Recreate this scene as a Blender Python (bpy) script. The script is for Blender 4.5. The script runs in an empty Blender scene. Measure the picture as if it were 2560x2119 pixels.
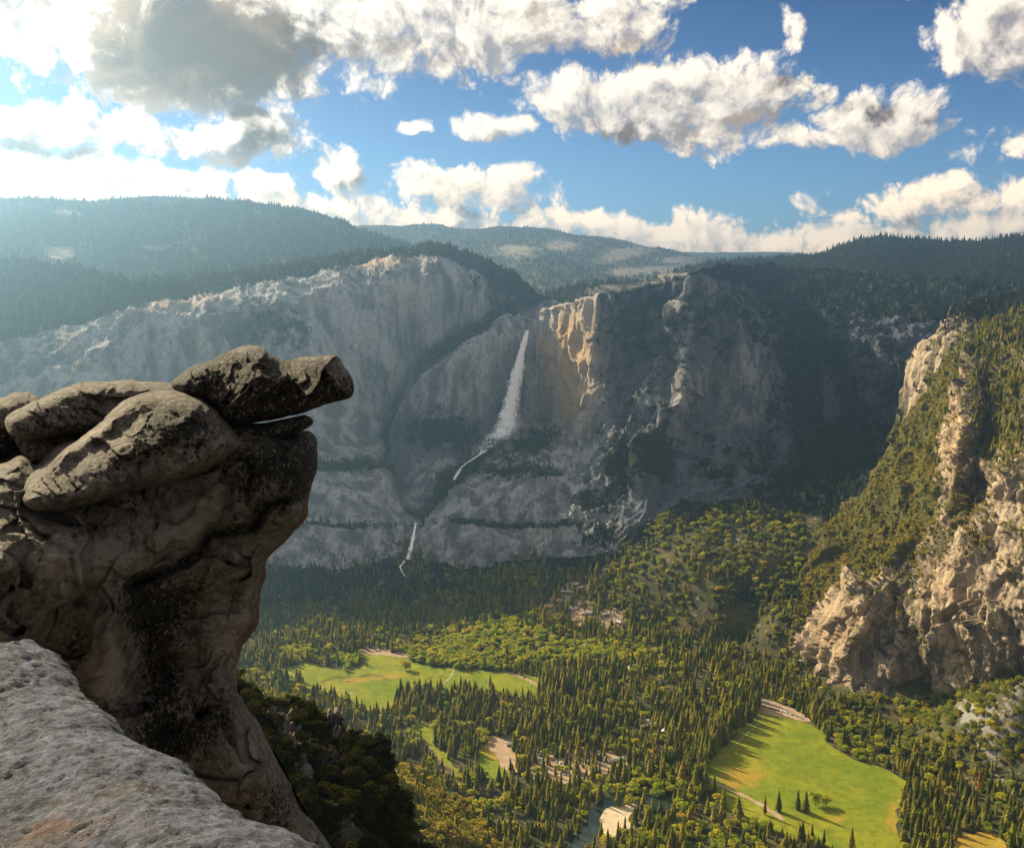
import bpy, math, random
import numpy as np
from mathutils import Vector, Matrix
random.seed(7)
RNG = np.random.default_rng(11)
sc = bpy.context.scene
COL = sc.collection
PI = math.pi

# ------------------------------------------------------------------ camera
W, H, F = 2560.0, 2119.0, 2480.0          # photograph's pixels and focal length in pixels
HORIZON = 705.0
TH = math.atan((H / 2 - HORIZON) / F)      # camera looks down by this much
cam_d = bpy.data.cameras.new('camera')
cam = bpy.data.objects.new('camera', cam_d)
COL.objects.link(cam)
cam.rotation_euler = (PI / 2 - TH, 0, 0)
cam_d.sensor_fit = 'HORIZONTAL'
cam_d.sensor_width = 36.0
cam_d.lens = 36.0 * F / W
cam_d.clip_start = 0.05
cam_d.clip_end = 60000
sc.camera = cam

# ------------------------------------------------------------------ render and exposure
sc.view_settings.view_transform = 'Standard'
sc.view_settings.look = 'None'
sc.view_settings.gamma = 1
sc.view_settings.exposure = 1.50
cy = sc.cycles
cy.max_bounces = 4
cy.diffuse_bounces = 2
cy.glossy_bounces = 1
cy.transmission_bounces = 2
cy.transparent_max_bounces = 10
cy.volume_bounces = 0
cy.use_denoising = True
try:
    cy.denoiser = 'OPENIMAGEDENOISE'
    cy.denoising_prefilter = 'ACCURATE'
except Exception:
    pass
cy.sample_clamp_indirect = 4.0

# ------------------------------------------------------------------ node helper
class S:
    """a socket with arithmetic"""
    def __init__(s, nt, sock): s.nt, s.k = nt, sock
    def _m(s, op, *a, clamp=False):
        n = s.nt.nodes.new('ShaderNodeMath'); n.operation = op; n.use_clamp = clamp
        for i, v in enumerate((s,) + a): put(s.nt, n.inputs[i], v)
        return S(s.nt, n.outputs[0])
    def __add__(s, o): return s._m('ADD', o)
    __radd__ = __add__
    def __sub__(s, o): return s._m('SUBTRACT', o)
    def __rsub__(s, o): return (s * -1.0) + o
    def __mul__(s, o): return s._m('MULTIPLY', o)
    __rmul__ = __mul__
    def __truediv__(s, o): return s._m('DIVIDE', o)
    def __pow__(s, o): return s._m('POWER', o)
    def max(s, o): return s._m('MAXIMUM', o)
    def min(s, o): return s._m('MINIMUM', o)
    def clamp(s): return s._m('ADD', 0.0, clamp=True)
    def ss(s, a, b):
        n = s.nt.nodes.new('ShaderNodeMapRange'); n.interpolation_type = 'SMOOTHSTEP'
        put(s.nt, n.inputs[0], s); n.inputs[1].default_value = a; n.inputs[2].default_value = b
        return S(s.nt, n.outputs[0])

def put(nt, inp, v):
    if isinstance(v, S): nt.links.new(v.k, inp)
    elif isinstance(v, (tuple, list)):
        if len(inp.default_value) == 4 and len(v) == 3: v = tuple(v) + (1,)
        inp.default_value = v
    else: inp.default_value = v

def node(nt, typ, ins=None, out=0, **props):
    n = nt.nodes.new(typ)
    for k, v in props.items(): setattr(n, k, v)
    for k, v in (ins or {}).items(): put(nt, n.inputs[k], v)
    return S(nt, n.outputs[out])

def mix(nt, f, a, b):
    n = nt.nodes.new('ShaderNodeMix'); n.data_type = 'RGBA'
    put(nt, n.inputs[0], f); put(nt, n.inputs[6], a); put(nt, n.inputs[7], b)
    return S(nt, n.outputs[2])

def vmath(nt, op, a, b=None):
    n = nt.nodes.new('ShaderNodeVectorMath'); n.operation = op
    put(nt, n.inputs[0], a)
    if b is not None: put(nt, n.inputs[1], b)
    return S(nt, n.outputs[1] if op in ('DOT_PRODUCT', 'LENGTH') else n.outputs[0])

def noise(nt, vec, scale, detail=4, rough=.55, dims='3D', dist=0.0, typ='FBM'):
    return node(nt, 'ShaderNodeTexNoise', {'Vector': vec, 'Scale': scale, 'Detail': detail, 'Roughness': rough, 'Distortion': dist}, noise_dimensions=dims, noise_type=typ)

# ------------------------------------------------------------------ directions
def dirs(px, py):
    px = np.asarray(px, float); py = np.asarray(py, float)
    cx, cyy = (px - W / 2) / F, (H / 2 - py) / F
    y = math.cos(TH) + cyy * math.sin(TH)
    z = -math.sin(TH) + cyy * math.cos(TH)
    return cx + 0 * y, y + 0 * cx, z + 0 * cx
def P(px, py, r):
    """world point on the sight line of a photograph pixel at horizontal range r (r<0: at height r)"""
    x, y, z = dirs(px, py); h = np.hypot(x, y)
    r = np.asarray(r, float)
    r = np.where(r < 0, r / np.minimum(z, -1e-4) * h, r)
    k = r / h
    return np.stack([x * k, y * k, z * k], -1)
def px_of(p):
    x, y, z = p[..., 0], p[..., 1], p[..., 2]
    c, s = math.cos(TH), math.sin(TH)
    fw = y * c - z * s; up = y * s + z * c
    fw = np.where(fw < 1e-3, 1e-3, fw)
    return x / fw * F + W / 2, H / 2 - up / fw * F
def azel(px, py):
    x, y, z = dirs(px, py)
    return math.atan2(float(x), float(y)), math.atan2(float(z), math.hypot(float(x), float(y)))

# ------------------------------------------------------------------ sun and sky
SUN_AZ, SUN_EL = math.radians(-47), math.radians(28.5)
sd = Vector((math.sin(SUN_AZ) * math.cos(SUN_EL), math.cos(SUN_AZ) * math.cos(SUN_EL), math.sin(SUN_EL)))
sl = bpy.data.lights.new('sun', 'SUN'); sl.energy = 5.0; sl.angle = math.radians(.5); sl.color = (1, .82, .50)
so = bpy.data.objects.new('sun', sl); COL.objects.link(so)
so.rotation_euler = (-sd).to_track_quat('-Z', 'Y').to_euler()

world = bpy.data.worlds.new('World'); sc.world = world; world.use_nodes = True
nt = world.node_tree; nt.nodes.clear()
geo = node(nt, 'ShaderNodeTexCoord', out=0)
sep = nt.nodes.new('ShaderNodeSeparateXYZ'); nt.links.new(geo.k, sep.inputs[0])
X, Y, Z = (S(nt, sep.outputs[i]) for i in range(3))
U = X._m('ARCTAN2', Y); V = Z._m('ARCSINE')
def comb(nt, x, y, z=0.0): return node(nt, 'ShaderNodeCombineXYZ', {0: x, 1: y, 2: z})
sky = node(nt, 'ShaderNodeTexSky', sky_type='NISHITA', sun_disc=False, sun_elevation=SUN_EL, sun_rotation=SUN_AZ, altitude=2200, air_density=1.0, dust_density=.6, ozone_density=2.2)

# (px, py, half width px, half height px, weight)
BLOBS = [(100, -30, 420, 130, .9), (430, 120, 330, 130, 1.25), (700, 205, 110, 80, .8), (860, 30, 520, 150, 1.0), (1230, 50, 280, 105, 1.05), (1510, 45, 180, 95, .95),
         (90, 315, 170, 60, 1.05), (330, 335, 200, 50, .9), (620, 335, 150, 60, 1.1),
         (1040, 320, 42, 20, .72), (1230, 322, 115, 36, .9), (1960, 75, 34, 55, .72), (1155, 195, 50, 35, .6),
         (1420, 240, 130, 78, 1.05), (1640, 260, 205, 88, 1.15), (1830, 240, 170, 95, 1.15), (1770, 330, 170, 75, .95), (1990, 280, 110, 65, .8),
         (2230, 290, 125, 75, 1.1), (2040, 345, 100, 30, .8), (2500, 70, 150, 130, 1.05), (2490, 375, 110, 40, .72), (2360, 15, 120, 35, .4),
         (60, 420, 320, 60, 1.0), (420, 470, 300, 55, 1.0), (860, 440, 70, 60, 1.0), (1180, 470, 200, 60, 1.0), (2020, 510, 35, 60, .7), (2330, 500, 150, 50, .95), (2560, 490, 110, 45, .95)]
def cloudfield(u, v):
    """cloud thickness at azimuth u, elevation v"""
    w = noise(nt, comb(nt, u, v), 9.0, 3, .5, '2D')
    ww = node(nt, 'ShaderNodeTexNoise', {'Vector': comb(nt, u, v), 'Scale': 11.0, 'Detail': 3.0}, out=1, noise_dimensions='2D')
    p = vmath(nt, 'ADD', comb(nt, u, v), vmath(nt, 'MULTIPLY', vmath(nt, 'SUBTRACT', ww, (.5, .5, .5)), (.05, .04, 0)))
    acc = None
    for (px, py, a, b, wt) in BLOBS:
        cu, cv = azel(px, py)
        q = vmath(nt, 'MULTIPLY', vmath(nt, 'SUBTRACT', p, (cu, cv, 0)), (F / a * .93, F / b * .93, 0))
        n2 = vmath(nt, 'DOT_PRODUCT', q, q)
        m = node(nt, 'ShaderNodeMath', {0: n2, 1: -.55 * wt, 2: wt}, operation='MULTIPLY_ADD')
        acc = m if acc is None else node(nt, 'ShaderNodeMath', {0: acc, 1: m, 2: .12}, operation='SMOOTH_MAX')
    # the bank along the horizon
    bank = (.094 - (v + (w - .5) * .07) - (u.max(-.5).min(.25)) * .085) * 30.0
    acc = acc.max(bank.min(.95))
    # far outside the picture: scattered cloud
    far = noise(nt, comb(nt, u, v * 2.2), 2.2, 2, .5, '2D')
    side = (u._m('ABSOLUTE')).ss(.55, .75).max(v.ss(.33, .5))
    acc = acc.max((far * 2.6 - .6) * side - (1 - side) * 2)
    vor = node(nt, 'ShaderNodeTexVoronoi', {'Vector': p, 'Scale': 34.0, 'Detail': 4.0, 'Roughness': .62, 'Lacunarity': 2.2, 'Smoothness': .25}, voronoi_dimensions='2D', feature='SMOOTH_F1', normalize=True)
    nn = noise(nt, p, 24.0, 7, .55, '2D')
    return acc - .40 + (.36 - vor) * 1.6 + (nn - .5) * .75
T1 = cloudfield(U, V)
T2 = cloudfield(U - .016, V + .013)
cosg = vmath(nt, 'DOT_PRODUCT', geo, tuple(sd))
glow = (cosg.max(0.0)) ** 14.0
alpha = T1.ss(.12, .50)
relief = ((T1 - T2) * 1.5 + .62 - T1.max(0.0) * .30).clamp()
thick = T1.ss(.75, 1.3) * V.ss(.09, .16)
lit = mix(nt, relief, mix(nt, V.ss(.16, .05), (3.9, 3.5, 3.3), (8.0, 6.6, 5.2)), mix(nt, V.ss(.16, .05), (13.5, 11.6, 9.2), (22.0, 16.5, 10.8)))
lit = mix(nt, thick * .55, lit, (3.4, 3.0, 2.6))
dark = None
wv_ = node(nt, 'ShaderNodeTexNoise', {'Vector': comb(nt, U, V), 'Scale': 7.0, 'Detail': 4.0}, out=1, noise_dimensions='2D')
pd_ = vmath(nt, 'ADD', comb(nt, U, V), vmath(nt, 'MULTIPLY', vmath(nt, 'SUBTRACT', wv_, (.5, .5, .5)), (.16, .12, 0)))
for (px, py, a, b, wt) in [(430, 110, 350, 160, 1.1), (690, 190, 100, 75, .9), (250, 60, 130, 90, .8), (1030, 150, 150, 45, .5), (1500, 110, 110, 50, .55), (1280, 60, 50, 60, .5), (1960, 265, 150, 34, .42), (1790, 350, 150, 34, .42), (1560, 300, 140, 26, .34), (2260, 335, 110, 26, .4), (680, 355, 90, 36, .6), (400, 375, 300, 20, .45), (110, 360, 70, 26, .45), (1950, 545, 60, 30, .3), (2350, 520, 140, 24, .3), (900, 490, 120, 18, .25), (1250, 540, 140, 18, .25)]:
    cu, cv = azel(px, py)
    q = vmath(nt, 'MULTIPLY', vmath(nt, 'SUBTRACT', pd_, (cu, cv, 0)), (F / a, F / b, 0))
    m = node(nt, 'ShaderNodeMath', {0: vmath(nt, 'DOT_PRODUCT', q, q), 1: -.62 * wt, 2: wt}, operation='MULTIPLY_ADD')
    dark = m if dark is None else dark.max(m)
dk = (dark + (S(nt, wv_.k.node.outputs[0]) - .5) * 1.2 + (relief - .5) * -.5).ss(.05, .8)
gs_ = vmath(nt, 'SCALE', lit); put(nt, gs_.k.node.inputs['Scale'], glow * 4.0 + .80); lit = gs_
dcol = mix(nt, (T1 * .5 + (S(nt, wv_.k.node.outputs[0]) - .5) * 2.6).ss(-.25, .6), (4.8, 3.2, 1.7), (.95, .42, .06))
lit = mix(nt, dk * .97, lit, dcol)
alpha = alpha.max(dk.ss(.3, .8) * .9 * (U * -1.0).ss(.12, .22))
cl = vmath(nt, 'SCALE', lit); nt_n = cl.k.node
put(nt, nt_n.inputs['Scale'], 1.0)
skyc = mix(nt, .0, sky, sky)
skyg = vmath(nt, 'ADD', vmath(nt, 'MULTIPLY', sky, mix(nt, V.ss(.04, .30), (.44, .64, .78), (.13, .26, .42))), vmath(nt, 'MULTIPLY', comb(nt, glow, glow, glow), (4.0, 4.0, 3.9)))
fin = mix(nt, alpha, skyg, cl)
bg = nt.nodes.new('ShaderNodeBackground'); nt.links.new(fin.k, bg.inputs[0]); bg.inputs[1].default_value = .05
ow = nt.nodes.new('ShaderNodeOutputWorld'); nt.links.new(bg.outputs[0], ow.inputs[0])
world.cycles.sampling_method = 'MANUAL'; world.cycles.sample_map_resolution = 512

# ------------------------------------------------------------------ numpy noise
def _hash(ix, iy, iz, seed):
    h = (ix.astype(np.uint64) * np.uint64(374761393) + iy.astype(np.uint64) * np.uint64(668265263) + iz.astype(np.uint64) * np.uint64(2147483647) + np.uint64(seed * 974711 + 13)) & np.uint64(0xFFFFFFFF)
    h = ((h ^ (h >> np.uint64(13))) * np.uint64(1274126177)) & np.uint64(0xFFFFFFFF)
    h = ((h ^ (h >> np.uint64(15))) * np.uint64(2246822519)) & np.uint64(0xFFFFFFFF)
    return ((h ^ (h >> np.uint64(16))) & np.uint64(0xFFFF)).astype(float) / 65535.0
def vnoise(p, seed=0):
    i = np.floor(p).astype(np.int64); f = p - i; f = f * f * f * (f * (f * 6 - 15) + 10)
    i = i + 100000
    x, y, z = i[..., 0], i[..., 1], i[..., 2]; fx, fy, fz = f[..., 0], f[..., 1], f[..., 2]
    r = 0
    for a in (0, 1):
        for b in (0, 1):
            for c in (0, 1):
                r = r + _hash(x + a, y + b, z + c, seed) * (fx if a else 1 - fx) * (fy if b else 1 - fy) * (fz if c else 1 - fz)
    return r * 2 - 1
def fbm(p, oct=5, seed=0, rough=.5, ridged=False):
    a, s, t = 1.0, 0, 0
    for k in range(oct):
        n = vnoise(p * (2.03 ** k) + 17.3 * k, seed + k)
        if ridged: n = 1 - 2 * np.abs(n) ** .8
        s = s + n * a; t += a; a *= rough
    return s / t
def facet(p, size, seed=0):
    """angular rock faces: every cell of a jittered lattice has a tilted plane of its own"""
    q = p / size; b0 = np.floor(q).astype(np.int64); best = np.full(q.shape[:-1], 1e9); val = np.zeros(q.shape[:-1])
    for a in (-1, 0, 1):
        for b in (-1, 0, 1):
            for c in (-1, 0, 1):
                i = b0 + np.array([a, b, c]); k = i + 100000
                J = [_hash(k[..., 0], k[..., 1], k[..., 2], seed + t) for t in range(6)]
                d = q - (i + np.stack(J[:3], -1)); dd = (d ** 2).sum(-1)
                v = d[..., 0] * (J[3] - .5) * 2 + d[..., 1] * (J[4] - .5) * 2 + d[..., 2] * (J[5] - .5) * 1.4
                m = dd < best; best = np.where(m, dd, best); val = np.where(m, v, val)
    return val
def rbf(pts, vals):
    pts = np.asarray(pts, float); vals = np.asarray(vals, float); n = len(pts)
    sc_ = max(np.ptp(pts[:, 0]), np.ptp(pts[:, 1])); c = pts.mean(0); q = (pts - c) / sc_
    A = np.hypot(q[:, None, 0] - q[None, :, 0], q[:, None, 1] - q[None, :, 1])
    L = np.c_[np.ones(n), q]
    M = np.block([[A, L], [L.T, np.zeros((3, 3))]])
    w = np.linalg.solve(M + np.eye(n + 3) * 1e-10, np.r_[vals, 0, 0, 0])
    def f(x, y):
        x = (np.asarray(x, float) - c[0]) / sc_; y = (np.asarray(y, float) - c[1]) / sc_
        o = w[n] + w[n + 1] * x + w[n + 2] * y
        for i in range(n): o = o + w[i] * np.hypot(x - q[i, 0], y - q[i, 1])
        return o
    return f
def seg_dist(x, y, line, closed=False):
    """distance and nearest point to a polyline"""
    L = list(line) + ([line[0]] if closed else [])
    bd = np.full(x.shape, 1e18); bx = np.zeros(x.shape); by = np.zeros(x.shape)
    for (ax, ay), (cx, cy_) in zip(L[:-1], L[1:]):
        dx, dy = cx - ax, cy_ - ay; l2 = dx * dx + dy * dy + 1e-12
        t = np.clip(((x - ax) * dx + (y - ay) * dy) / l2, 0, 1)
        qx, qy = ax + t * dx, ay + t * dy
        d = (x - qx) ** 2 + (y - qy) ** 2; m = d < bd
        bd = np.where(m, d, bd); bx = np.where(m, qx, bx); by = np.where(m, qy, by)
    return np.sqrt(bd), bx, by
def inside(x, y, poly):
    c = np.zeros(x.shape, bool); n = len(poly)
    for i in range(n):
        x1, y1 = poly[i]; x2, y2 = poly[(i + 1) % n]
        if y1 == y2: continue
        c ^= ((y1 > y) != (y2 > y)) & (x < (x2 - x1) * (y - y1) / (y2 - y1) + x1)
    return c
def blob(px, py, cx, cy_, a, b, rot=0.0):
    r = math.radians(rot); dx, dy = px - cx, py - cy_
    u, v = dx * math.cos(r) + dy * math.sin(r), -dx * math.sin(r) + dy * math.cos(r)
    return np.exp(-((u / a) ** 2 + (v / b) ** 2))

# ------------------------------------------------------------------ object helpers
def mesh_np(name, verts, faces, mats=(), attrs=None, parent=None, smooth=True, link=True, mat_idx=None):
    verts = np.asarray(verts, np.float32).reshape(-1, 3)
    me = bpy.data.meshes.new(name)
    if isinstance(faces, np.ndarray):
        n, k = faces.shape
        me.vertices.add(len(verts)); me.vertices.foreach_set('co', verts.ravel())
        me.loops.add(n * k); me.loops.foreach_set('vertex_index', faces.astype(np.int32).ravel())
        me.polygons.add(n); me.polygons.foreach_set('loop_start', np.arange(0, n * k, k, dtype=np.int32))
        me.update(calc_edges=True)
    else:
        me.from_pydata(verts.tolist(), [], faces)
    if smooth: me.polygons.foreach_set('use_smooth', np.ones(len(me.polygons), bool))
    for m in mats: me.materials.append(m)
    if mat_idx is not None: me.polygons.foreach_set('material_index', np.asarray(mat_idx, np.int32))
    for k, v in (attrs or {}).items():
        a = me.attributes.new(k, 'FLOAT', 'POINT'); a.data.foreach_set('value', np.asarray(v, np.float32).ravel())
    me.validate()
    o = bpy.data.objects.new(name, me)
    if link: COL.objects.link(o)
    if parent: o.parent = parent
    return o
def tag(o, label=None, cat=None, group=None, kind=None):
    if label: o['label'] = label
    if cat: o['category'] = cat
    if group: o['group'] = group
    if kind: o['kind'] = kind
    return o
def empty(name, loc, rz=0.0, s=1.0):
    o = bpy.data.objects.new(name, None); COL.objects.link(o); o.empty_display_size = .5
    o.location = loc; o.rotation_euler = (0, 0, rz); o.scale = (s, s, s) if not isinstance(s, tuple) else s
    return o

# ------------------------------------------------------------------ materials
def new_mat(name, rough=.9, spec=.25):
    m = bpy.data.materials.new(name); m.use_nodes = True
    t = m.node_tree; b = t.nodes['Principled BSDF']
    b.inputs['Roughness'].default_value = rough
    b.inputs['Specular IOR Level'].default_value = spec
    return m, t, b
def attr(t, name): return node(t, 'ShaderNodeAttribute', out=2, attribute_name=name)
def bump(t, b, h, dist, strength=1.0):
    n = t.nodes.new('ShaderNodeBump'); put(t, n.inputs['Height'], h); n.inputs['Distance'].default_value = dist; n.inputs['Strength'].default_value = strength
    t.links.new(n.outputs[0], b.inputs['Normal'])

def cliff_mat(name, light, dark, warm, veg, fs=1.0):
    """granite wall seen from kilometres away: streaks, stains, joints; attribute veg = how much grows on it"""
    m, t, b = new_mat(name, .95, .1)
    co = node(t, 'ShaderNodeTexCoord', out=3)
    st = vmath(t, 'MULTIPLY', co, (1, 1, .13))
    n1 = noise(t, st, .018 * fs, 7, .62); n2 = noise(t, co, .006 * fs, 6, .6); n3 = noise(t, vmath(t, 'MULTIPLY', co, (1, 1, .5)), .07 * fs, 6, .7)
    c = mix(t, n1.ss(.40, .60), dark, light)
    c = mix(t, (n2.ss(.5, .75) * .35), c, warm)
    c = mix(t, n3.ss(.48, .66) * .65, c, tuple(x * .8 for x in dark))
    wall_shade = attr(t, 'dark')  # attribute dark = shade painted into the rock colour
    c = mix(t, wall_shade.min(1.15) * .84, c, vmath(t, 'MULTIPLY', dark, (.55, .6, .75)))
    tn = attr(t, 'tone')
    c = mix(t, tn.clamp(), c, warm)
    v = attr(t, 'veg')
    nv = noise(t, co, .02 * fs, 9, .68)
    nh = noise(t, co, .12 * fs, 4, .7)
    k = (v * 1.6 + (nv - .5) * 2.6 + (nh - .5) * 1.1 - .8).ss(-.12, .22)
    vc = mix(t, nh.ss(.3, .7), veg, tuple(x * 1.9 for x in veg))
    c = mix(t, k, c, vc)
    t.links.new(c.k, b.inputs['Base Color'])
    bump(t, b, n3 * 1.6 + n1 * 1.5 + k * nh * 1.6, 14.0 / fs, 1.0)
    return m
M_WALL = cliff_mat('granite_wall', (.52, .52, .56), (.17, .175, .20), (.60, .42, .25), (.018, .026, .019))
M_WALLR = cliff_mat('granite_wall_warm', (.60, .47, .34), (.20, .165, .135), (.66, .45, .26), (.11, .105, .03), 1.4)
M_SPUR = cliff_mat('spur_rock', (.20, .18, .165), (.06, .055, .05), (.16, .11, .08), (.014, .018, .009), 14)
M_PLAT = cliff_mat('plateau_ground', (.42, .38, .32), (.20, .18, .15), (.42, .34, .24), (.035, .05, .025))

def floor_mat():
    m, t, b = new_mat('forest_floor', .95, .1)
    co = node(t, 'ShaderNodeTexCoord', out=3)
    a = noise(t, co, .012, 6, .6); d = noise(t, co, .09, 5, .7)
    c = mix(t, a.ss(.4, .65), (.05, .055, .022), (.12, .095, .045)); c = mix(t, d.ss(.55, .75), c, (.16, .13, .08))
    r = attr(t, 'rock'); nr = noise(t, co, .06, 6, .7)
    c = mix(t, (r * 1.0 + (nr - .5) * 3.2 + (d - .5) * 2.0 - .5).ss(-.1, .15), c, (.23, .215, .20))
    t.links.new(c.k, b.inputs['Base Color']); bump(t, b, d + nr, 4.0)
    return m
M_FLOOR = floor_mat()
def meadow_mat(name, g1, g2, dry, dryfac):
    m, t, b = new_mat(name, .9, .1)
    co = node(t, 'ShaderNodeTexCoord', out=3)
    a = noise(t, co, .011, 5, .55, dist=.6); d = noise(t, co, .05, 6, .65); e = noise(t, co, .4, 4, .7)
    wv = noise(t, vmath(t, 'MULTIPLY', co, (.3, 1.6, 1)), .035, 5, .6, dist=1.2)
    c = mix(t, a.ss(.35, .65), g1, g2)
    c = mix(t, d.ss(.42, .66) * .6, c, tuple(x * .62 for x in g1))
    c = mix(t, wv.ss(.56, .7) * .4, c, tuple(x * .7 for x in dry))
    c = mix(t, ((attr(t, 'dry') * 1.2 + (d - .5) * 2.6 + (a - .5) * 2.0) - .42 + dryfac).ss(0, .5) * .8, c, dry)
    c = mix(t, e.ss(.5, .8) * .3, c, tuple(x * .5 for x in g1))
    c = mix(t, attr(t, 'ditch').clamp() * .85, c, (.06, .05, .02))
    t.links.new(c.k, b.inputs['Base Color']); bump(t, b, d * 2 + e, .8)
    return m
M_MEADOW = meadow_mat('meadow_grass', (.145, .19, .012), (.235, .24, .016), (.36, .22, .035), 0)
def dirt_mat(name, c1, c2):
    m, t, b = new_mat(name, .95, .1)
    co = node(t, 'ShaderNodeTexCoord', out=3)
    d = noise(t, co, .08, 6, .65)
    t.links.new(mix(t, d.ss(.35, .65), c1, c2).k, b.inputs['Base Color'])
    return m
M_DIRT = dirt_mat('bare_dirt', (.30, .20, .12), (.40, .29, .20)); M_SAND = dirt_mat('river_sand', (.46, .36, .24), (.56, .45, .32))
M_ROAD = dirt_mat('asphalt', (.16, .15, .14), (.22, .2, .19)); M_PATH = dirt_mat('pale_path', (.26, .25, .16), (.34, .32, .22))
M_BED = dirt_mat('stream_mud', (.16, .11, .06), (.22, .16, .09))
M_WATER, t, b = new_mat('river_water', .06, .5); b.inputs['Base Color'].default_value = (.02, .035, .022, 1)
bump(t, b, noise(t, node(t, 'ShaderNodeTexCoord', out=3), .3, 3), .15, .4)

def leaf_mat(name, c1, c2, c3, transl=.3):
    m = bpy.data.materials.new(name); m.use_nodes = True; t = m.node_tree; t.nodes.clear()
    rnd = node(t, 'ShaderNodeObjectInfo', out=5)
    geo_ = t.nodes.new('ShaderNodeNewGeometry')
    co = node(t, 'ShaderNodeTexCoord', out=3)
    isl = S(t, geo_.outputs['Random Per Island'])
    c = mix(t, rnd.ss(.15, .9), c1, c2)
    c = mix(t, ((rnd * 7.31)._m('FRACT')).ss(.82, 1.0) * .8, c, c3)
    c = mix(t, isl * .6, c, vmath(t, 'MULTIPLY', c, (1.7, 1.55, 1.3)))
    d = t.nodes.new('ShaderNodeBsdfDiffuse'); t.links.new(c.k, d.inputs[0])
    tr = t.nodes.new('ShaderNodeBsdfTranslucent'); cc = vmath(t, 'MULTIPLY', c, (1.6, 1.5, .8)); t.links.new(cc.k, tr.inputs[0])
    mx = t.nodes.new('ShaderNodeMixShader'); mx.inputs[0].default_value = transl
    t.links.new(d.outputs[0], mx.inputs[1]); t.links.new(tr.outputs[0], mx.inputs[2])
    o = t.nodes.new('ShaderNodeOutputMaterial'); t.links.new(mx.outputs[0], o.inputs[0])
    return m
M_CON = leaf_mat('conifer_needles', (.10, .13, .030), (.27, .26, .055), (.33, .27, .07), .5)
M_FIR = leaf_mat('fir_needles', (.038, .058, .034), (.075, .088, .045), (.12, .11, .06), .28)
M_DEAD = leaf_mat('dead_needles', (.22, .10, .035), (.28, .13, .05), (.3, .17, .06), .25)
M_BRO = leaf_mat('broad_leaves', (.19, .245, .032), (.31, .32, .045), (.40, .34, .06), .5)
M_OAK = leaf_mat('oak_leaves', (.12, .145, .034), (.22, .22, .045), (.30, .24, .06), .45)
M_SCRUB = leaf_mat('scrub_leaves', (.15, .15, .035), (.28, .24, .055), (.36, .25, .07), .4)
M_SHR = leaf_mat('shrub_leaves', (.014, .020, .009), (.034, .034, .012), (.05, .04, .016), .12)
M_BARK, t, b = new_mat('bark', .95, .1)
t.links.new(mix(t, noise(t, node(t, 'ShaderNodeTexCoord', out=3), 3.0, 4), (.07, .045, .03), (.14, .1, .07)).k, b.inputs['Base Color'])

# ------------------------------------------------------------------ relief sheets (mountain walls)
SHEETS = {}
def interp(line, x):
    l = np.asarray(line, float); return np.interp(x, l[:, 0], l[:, 1])
def sheet(name, x0, x1, step, top, bot, rows, ctrl, mat, disp, veg=0.5, vegf=None, tonef=None, topjit=3.0, power=1.0, seed=0, shadef=None, back=((40, 6), (300, -60), (1500, -500))):
    xs = np.arange(x0, x1 + step, step)
    yt, yb = interp(top, xs), interp(bot, xs)
    yt = yt + fbm(np.stack([xs / 60, xs * 0, xs * 0 + seed], -1), 4, seed) * topjit
    v = np.linspace(0, 1, rows) ** power
    py = yt[None] + (yb - yt)[None] * v[:, None]; px = np.repeat(xs[None], rows, 0)
    cp = np.array([c[:2] for c in ctrl], float)
    rr = np.array([float(c[2]) if c[2] > 0 else float(np.hypot(*P(c[0], c[1], c[2])[:2])) for c in ctrl])
    r = rbf(cp, rr)(px, py)
    p = P(px, py, r)
    dd_ = disp(px, py, p)
    nn_ = np.cross(np.gradient(p, axis=1), np.gradient(p, axis=0)); nn_ /= np.linalg.norm(nn_, axis=-1, keepdims=True) + 1e-9
    nn_ *= -np.sign((nn_ * p).sum(-1, keepdims=True))          # towards the viewer's side of the valley
    for _ in range(2):
        nn_[1:-1] = (nn_[2:] + nn_[:-2] + nn_[1:-1]) / 3; nn_[:, 1:-1] = (nn_[:, 2:] + nn_[:, :-2] + nn_[:, 1:-1]) / 3
    p = p - nn_ * dd_[..., None]
    r = np.hypot(p[..., 0], p[..., 1])
    ext = []
    for dr, dz in reversed(back):
        k_ = ((r[0] + dr) / r[0])[:, None]; q = p[0] * np.c_[k_, k_, k_ * 0 + 1]; q[:, 2] += dz; ext.append(q)
    full = np.concatenate([np.stack(ext, 0), p], 0) if ext else p
    R, C = full.shape[:2]
    idx = np.arange(R * C).reshape(R, C)
    f = np.stack([idx[:-1, :-1], idx[1:, :-1], idx[1:, 1:], idx[:-1, 1:]], -1).reshape(-1, 4)
    k = len(ext)
    vg = np.full(px.shape, float(veg)) if vegf is None else vegf(px, py)
    tn = np.zeros(px.shape) if tonef is None else tonef(px, py)
    pad = lambda a: np.concatenate([np.repeat(a[:1], k, 0), a], 0)
    o = mesh_np(name, full, f, [mat], {'veg': pad(vg), 'tone': pad(tn), 'dark': pad(np.zeros(px.shape) if shadef is None else shadef(px, py))})
    o['kind'] = 'structure'
    SHEETS[name] = (px, py, p, vg)
    return o

def slope_of(p):
    """upward component of the unit normal on a grid"""
    a = np.gradient(p, axis=0); b_ = np.gradient(p, axis=1)
    n = np.cross(a, b_); n /= np.linalg.norm(n, axis=-1, keepdims=True) + 1e-9
    return np.abs(n[..., 2])

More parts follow.
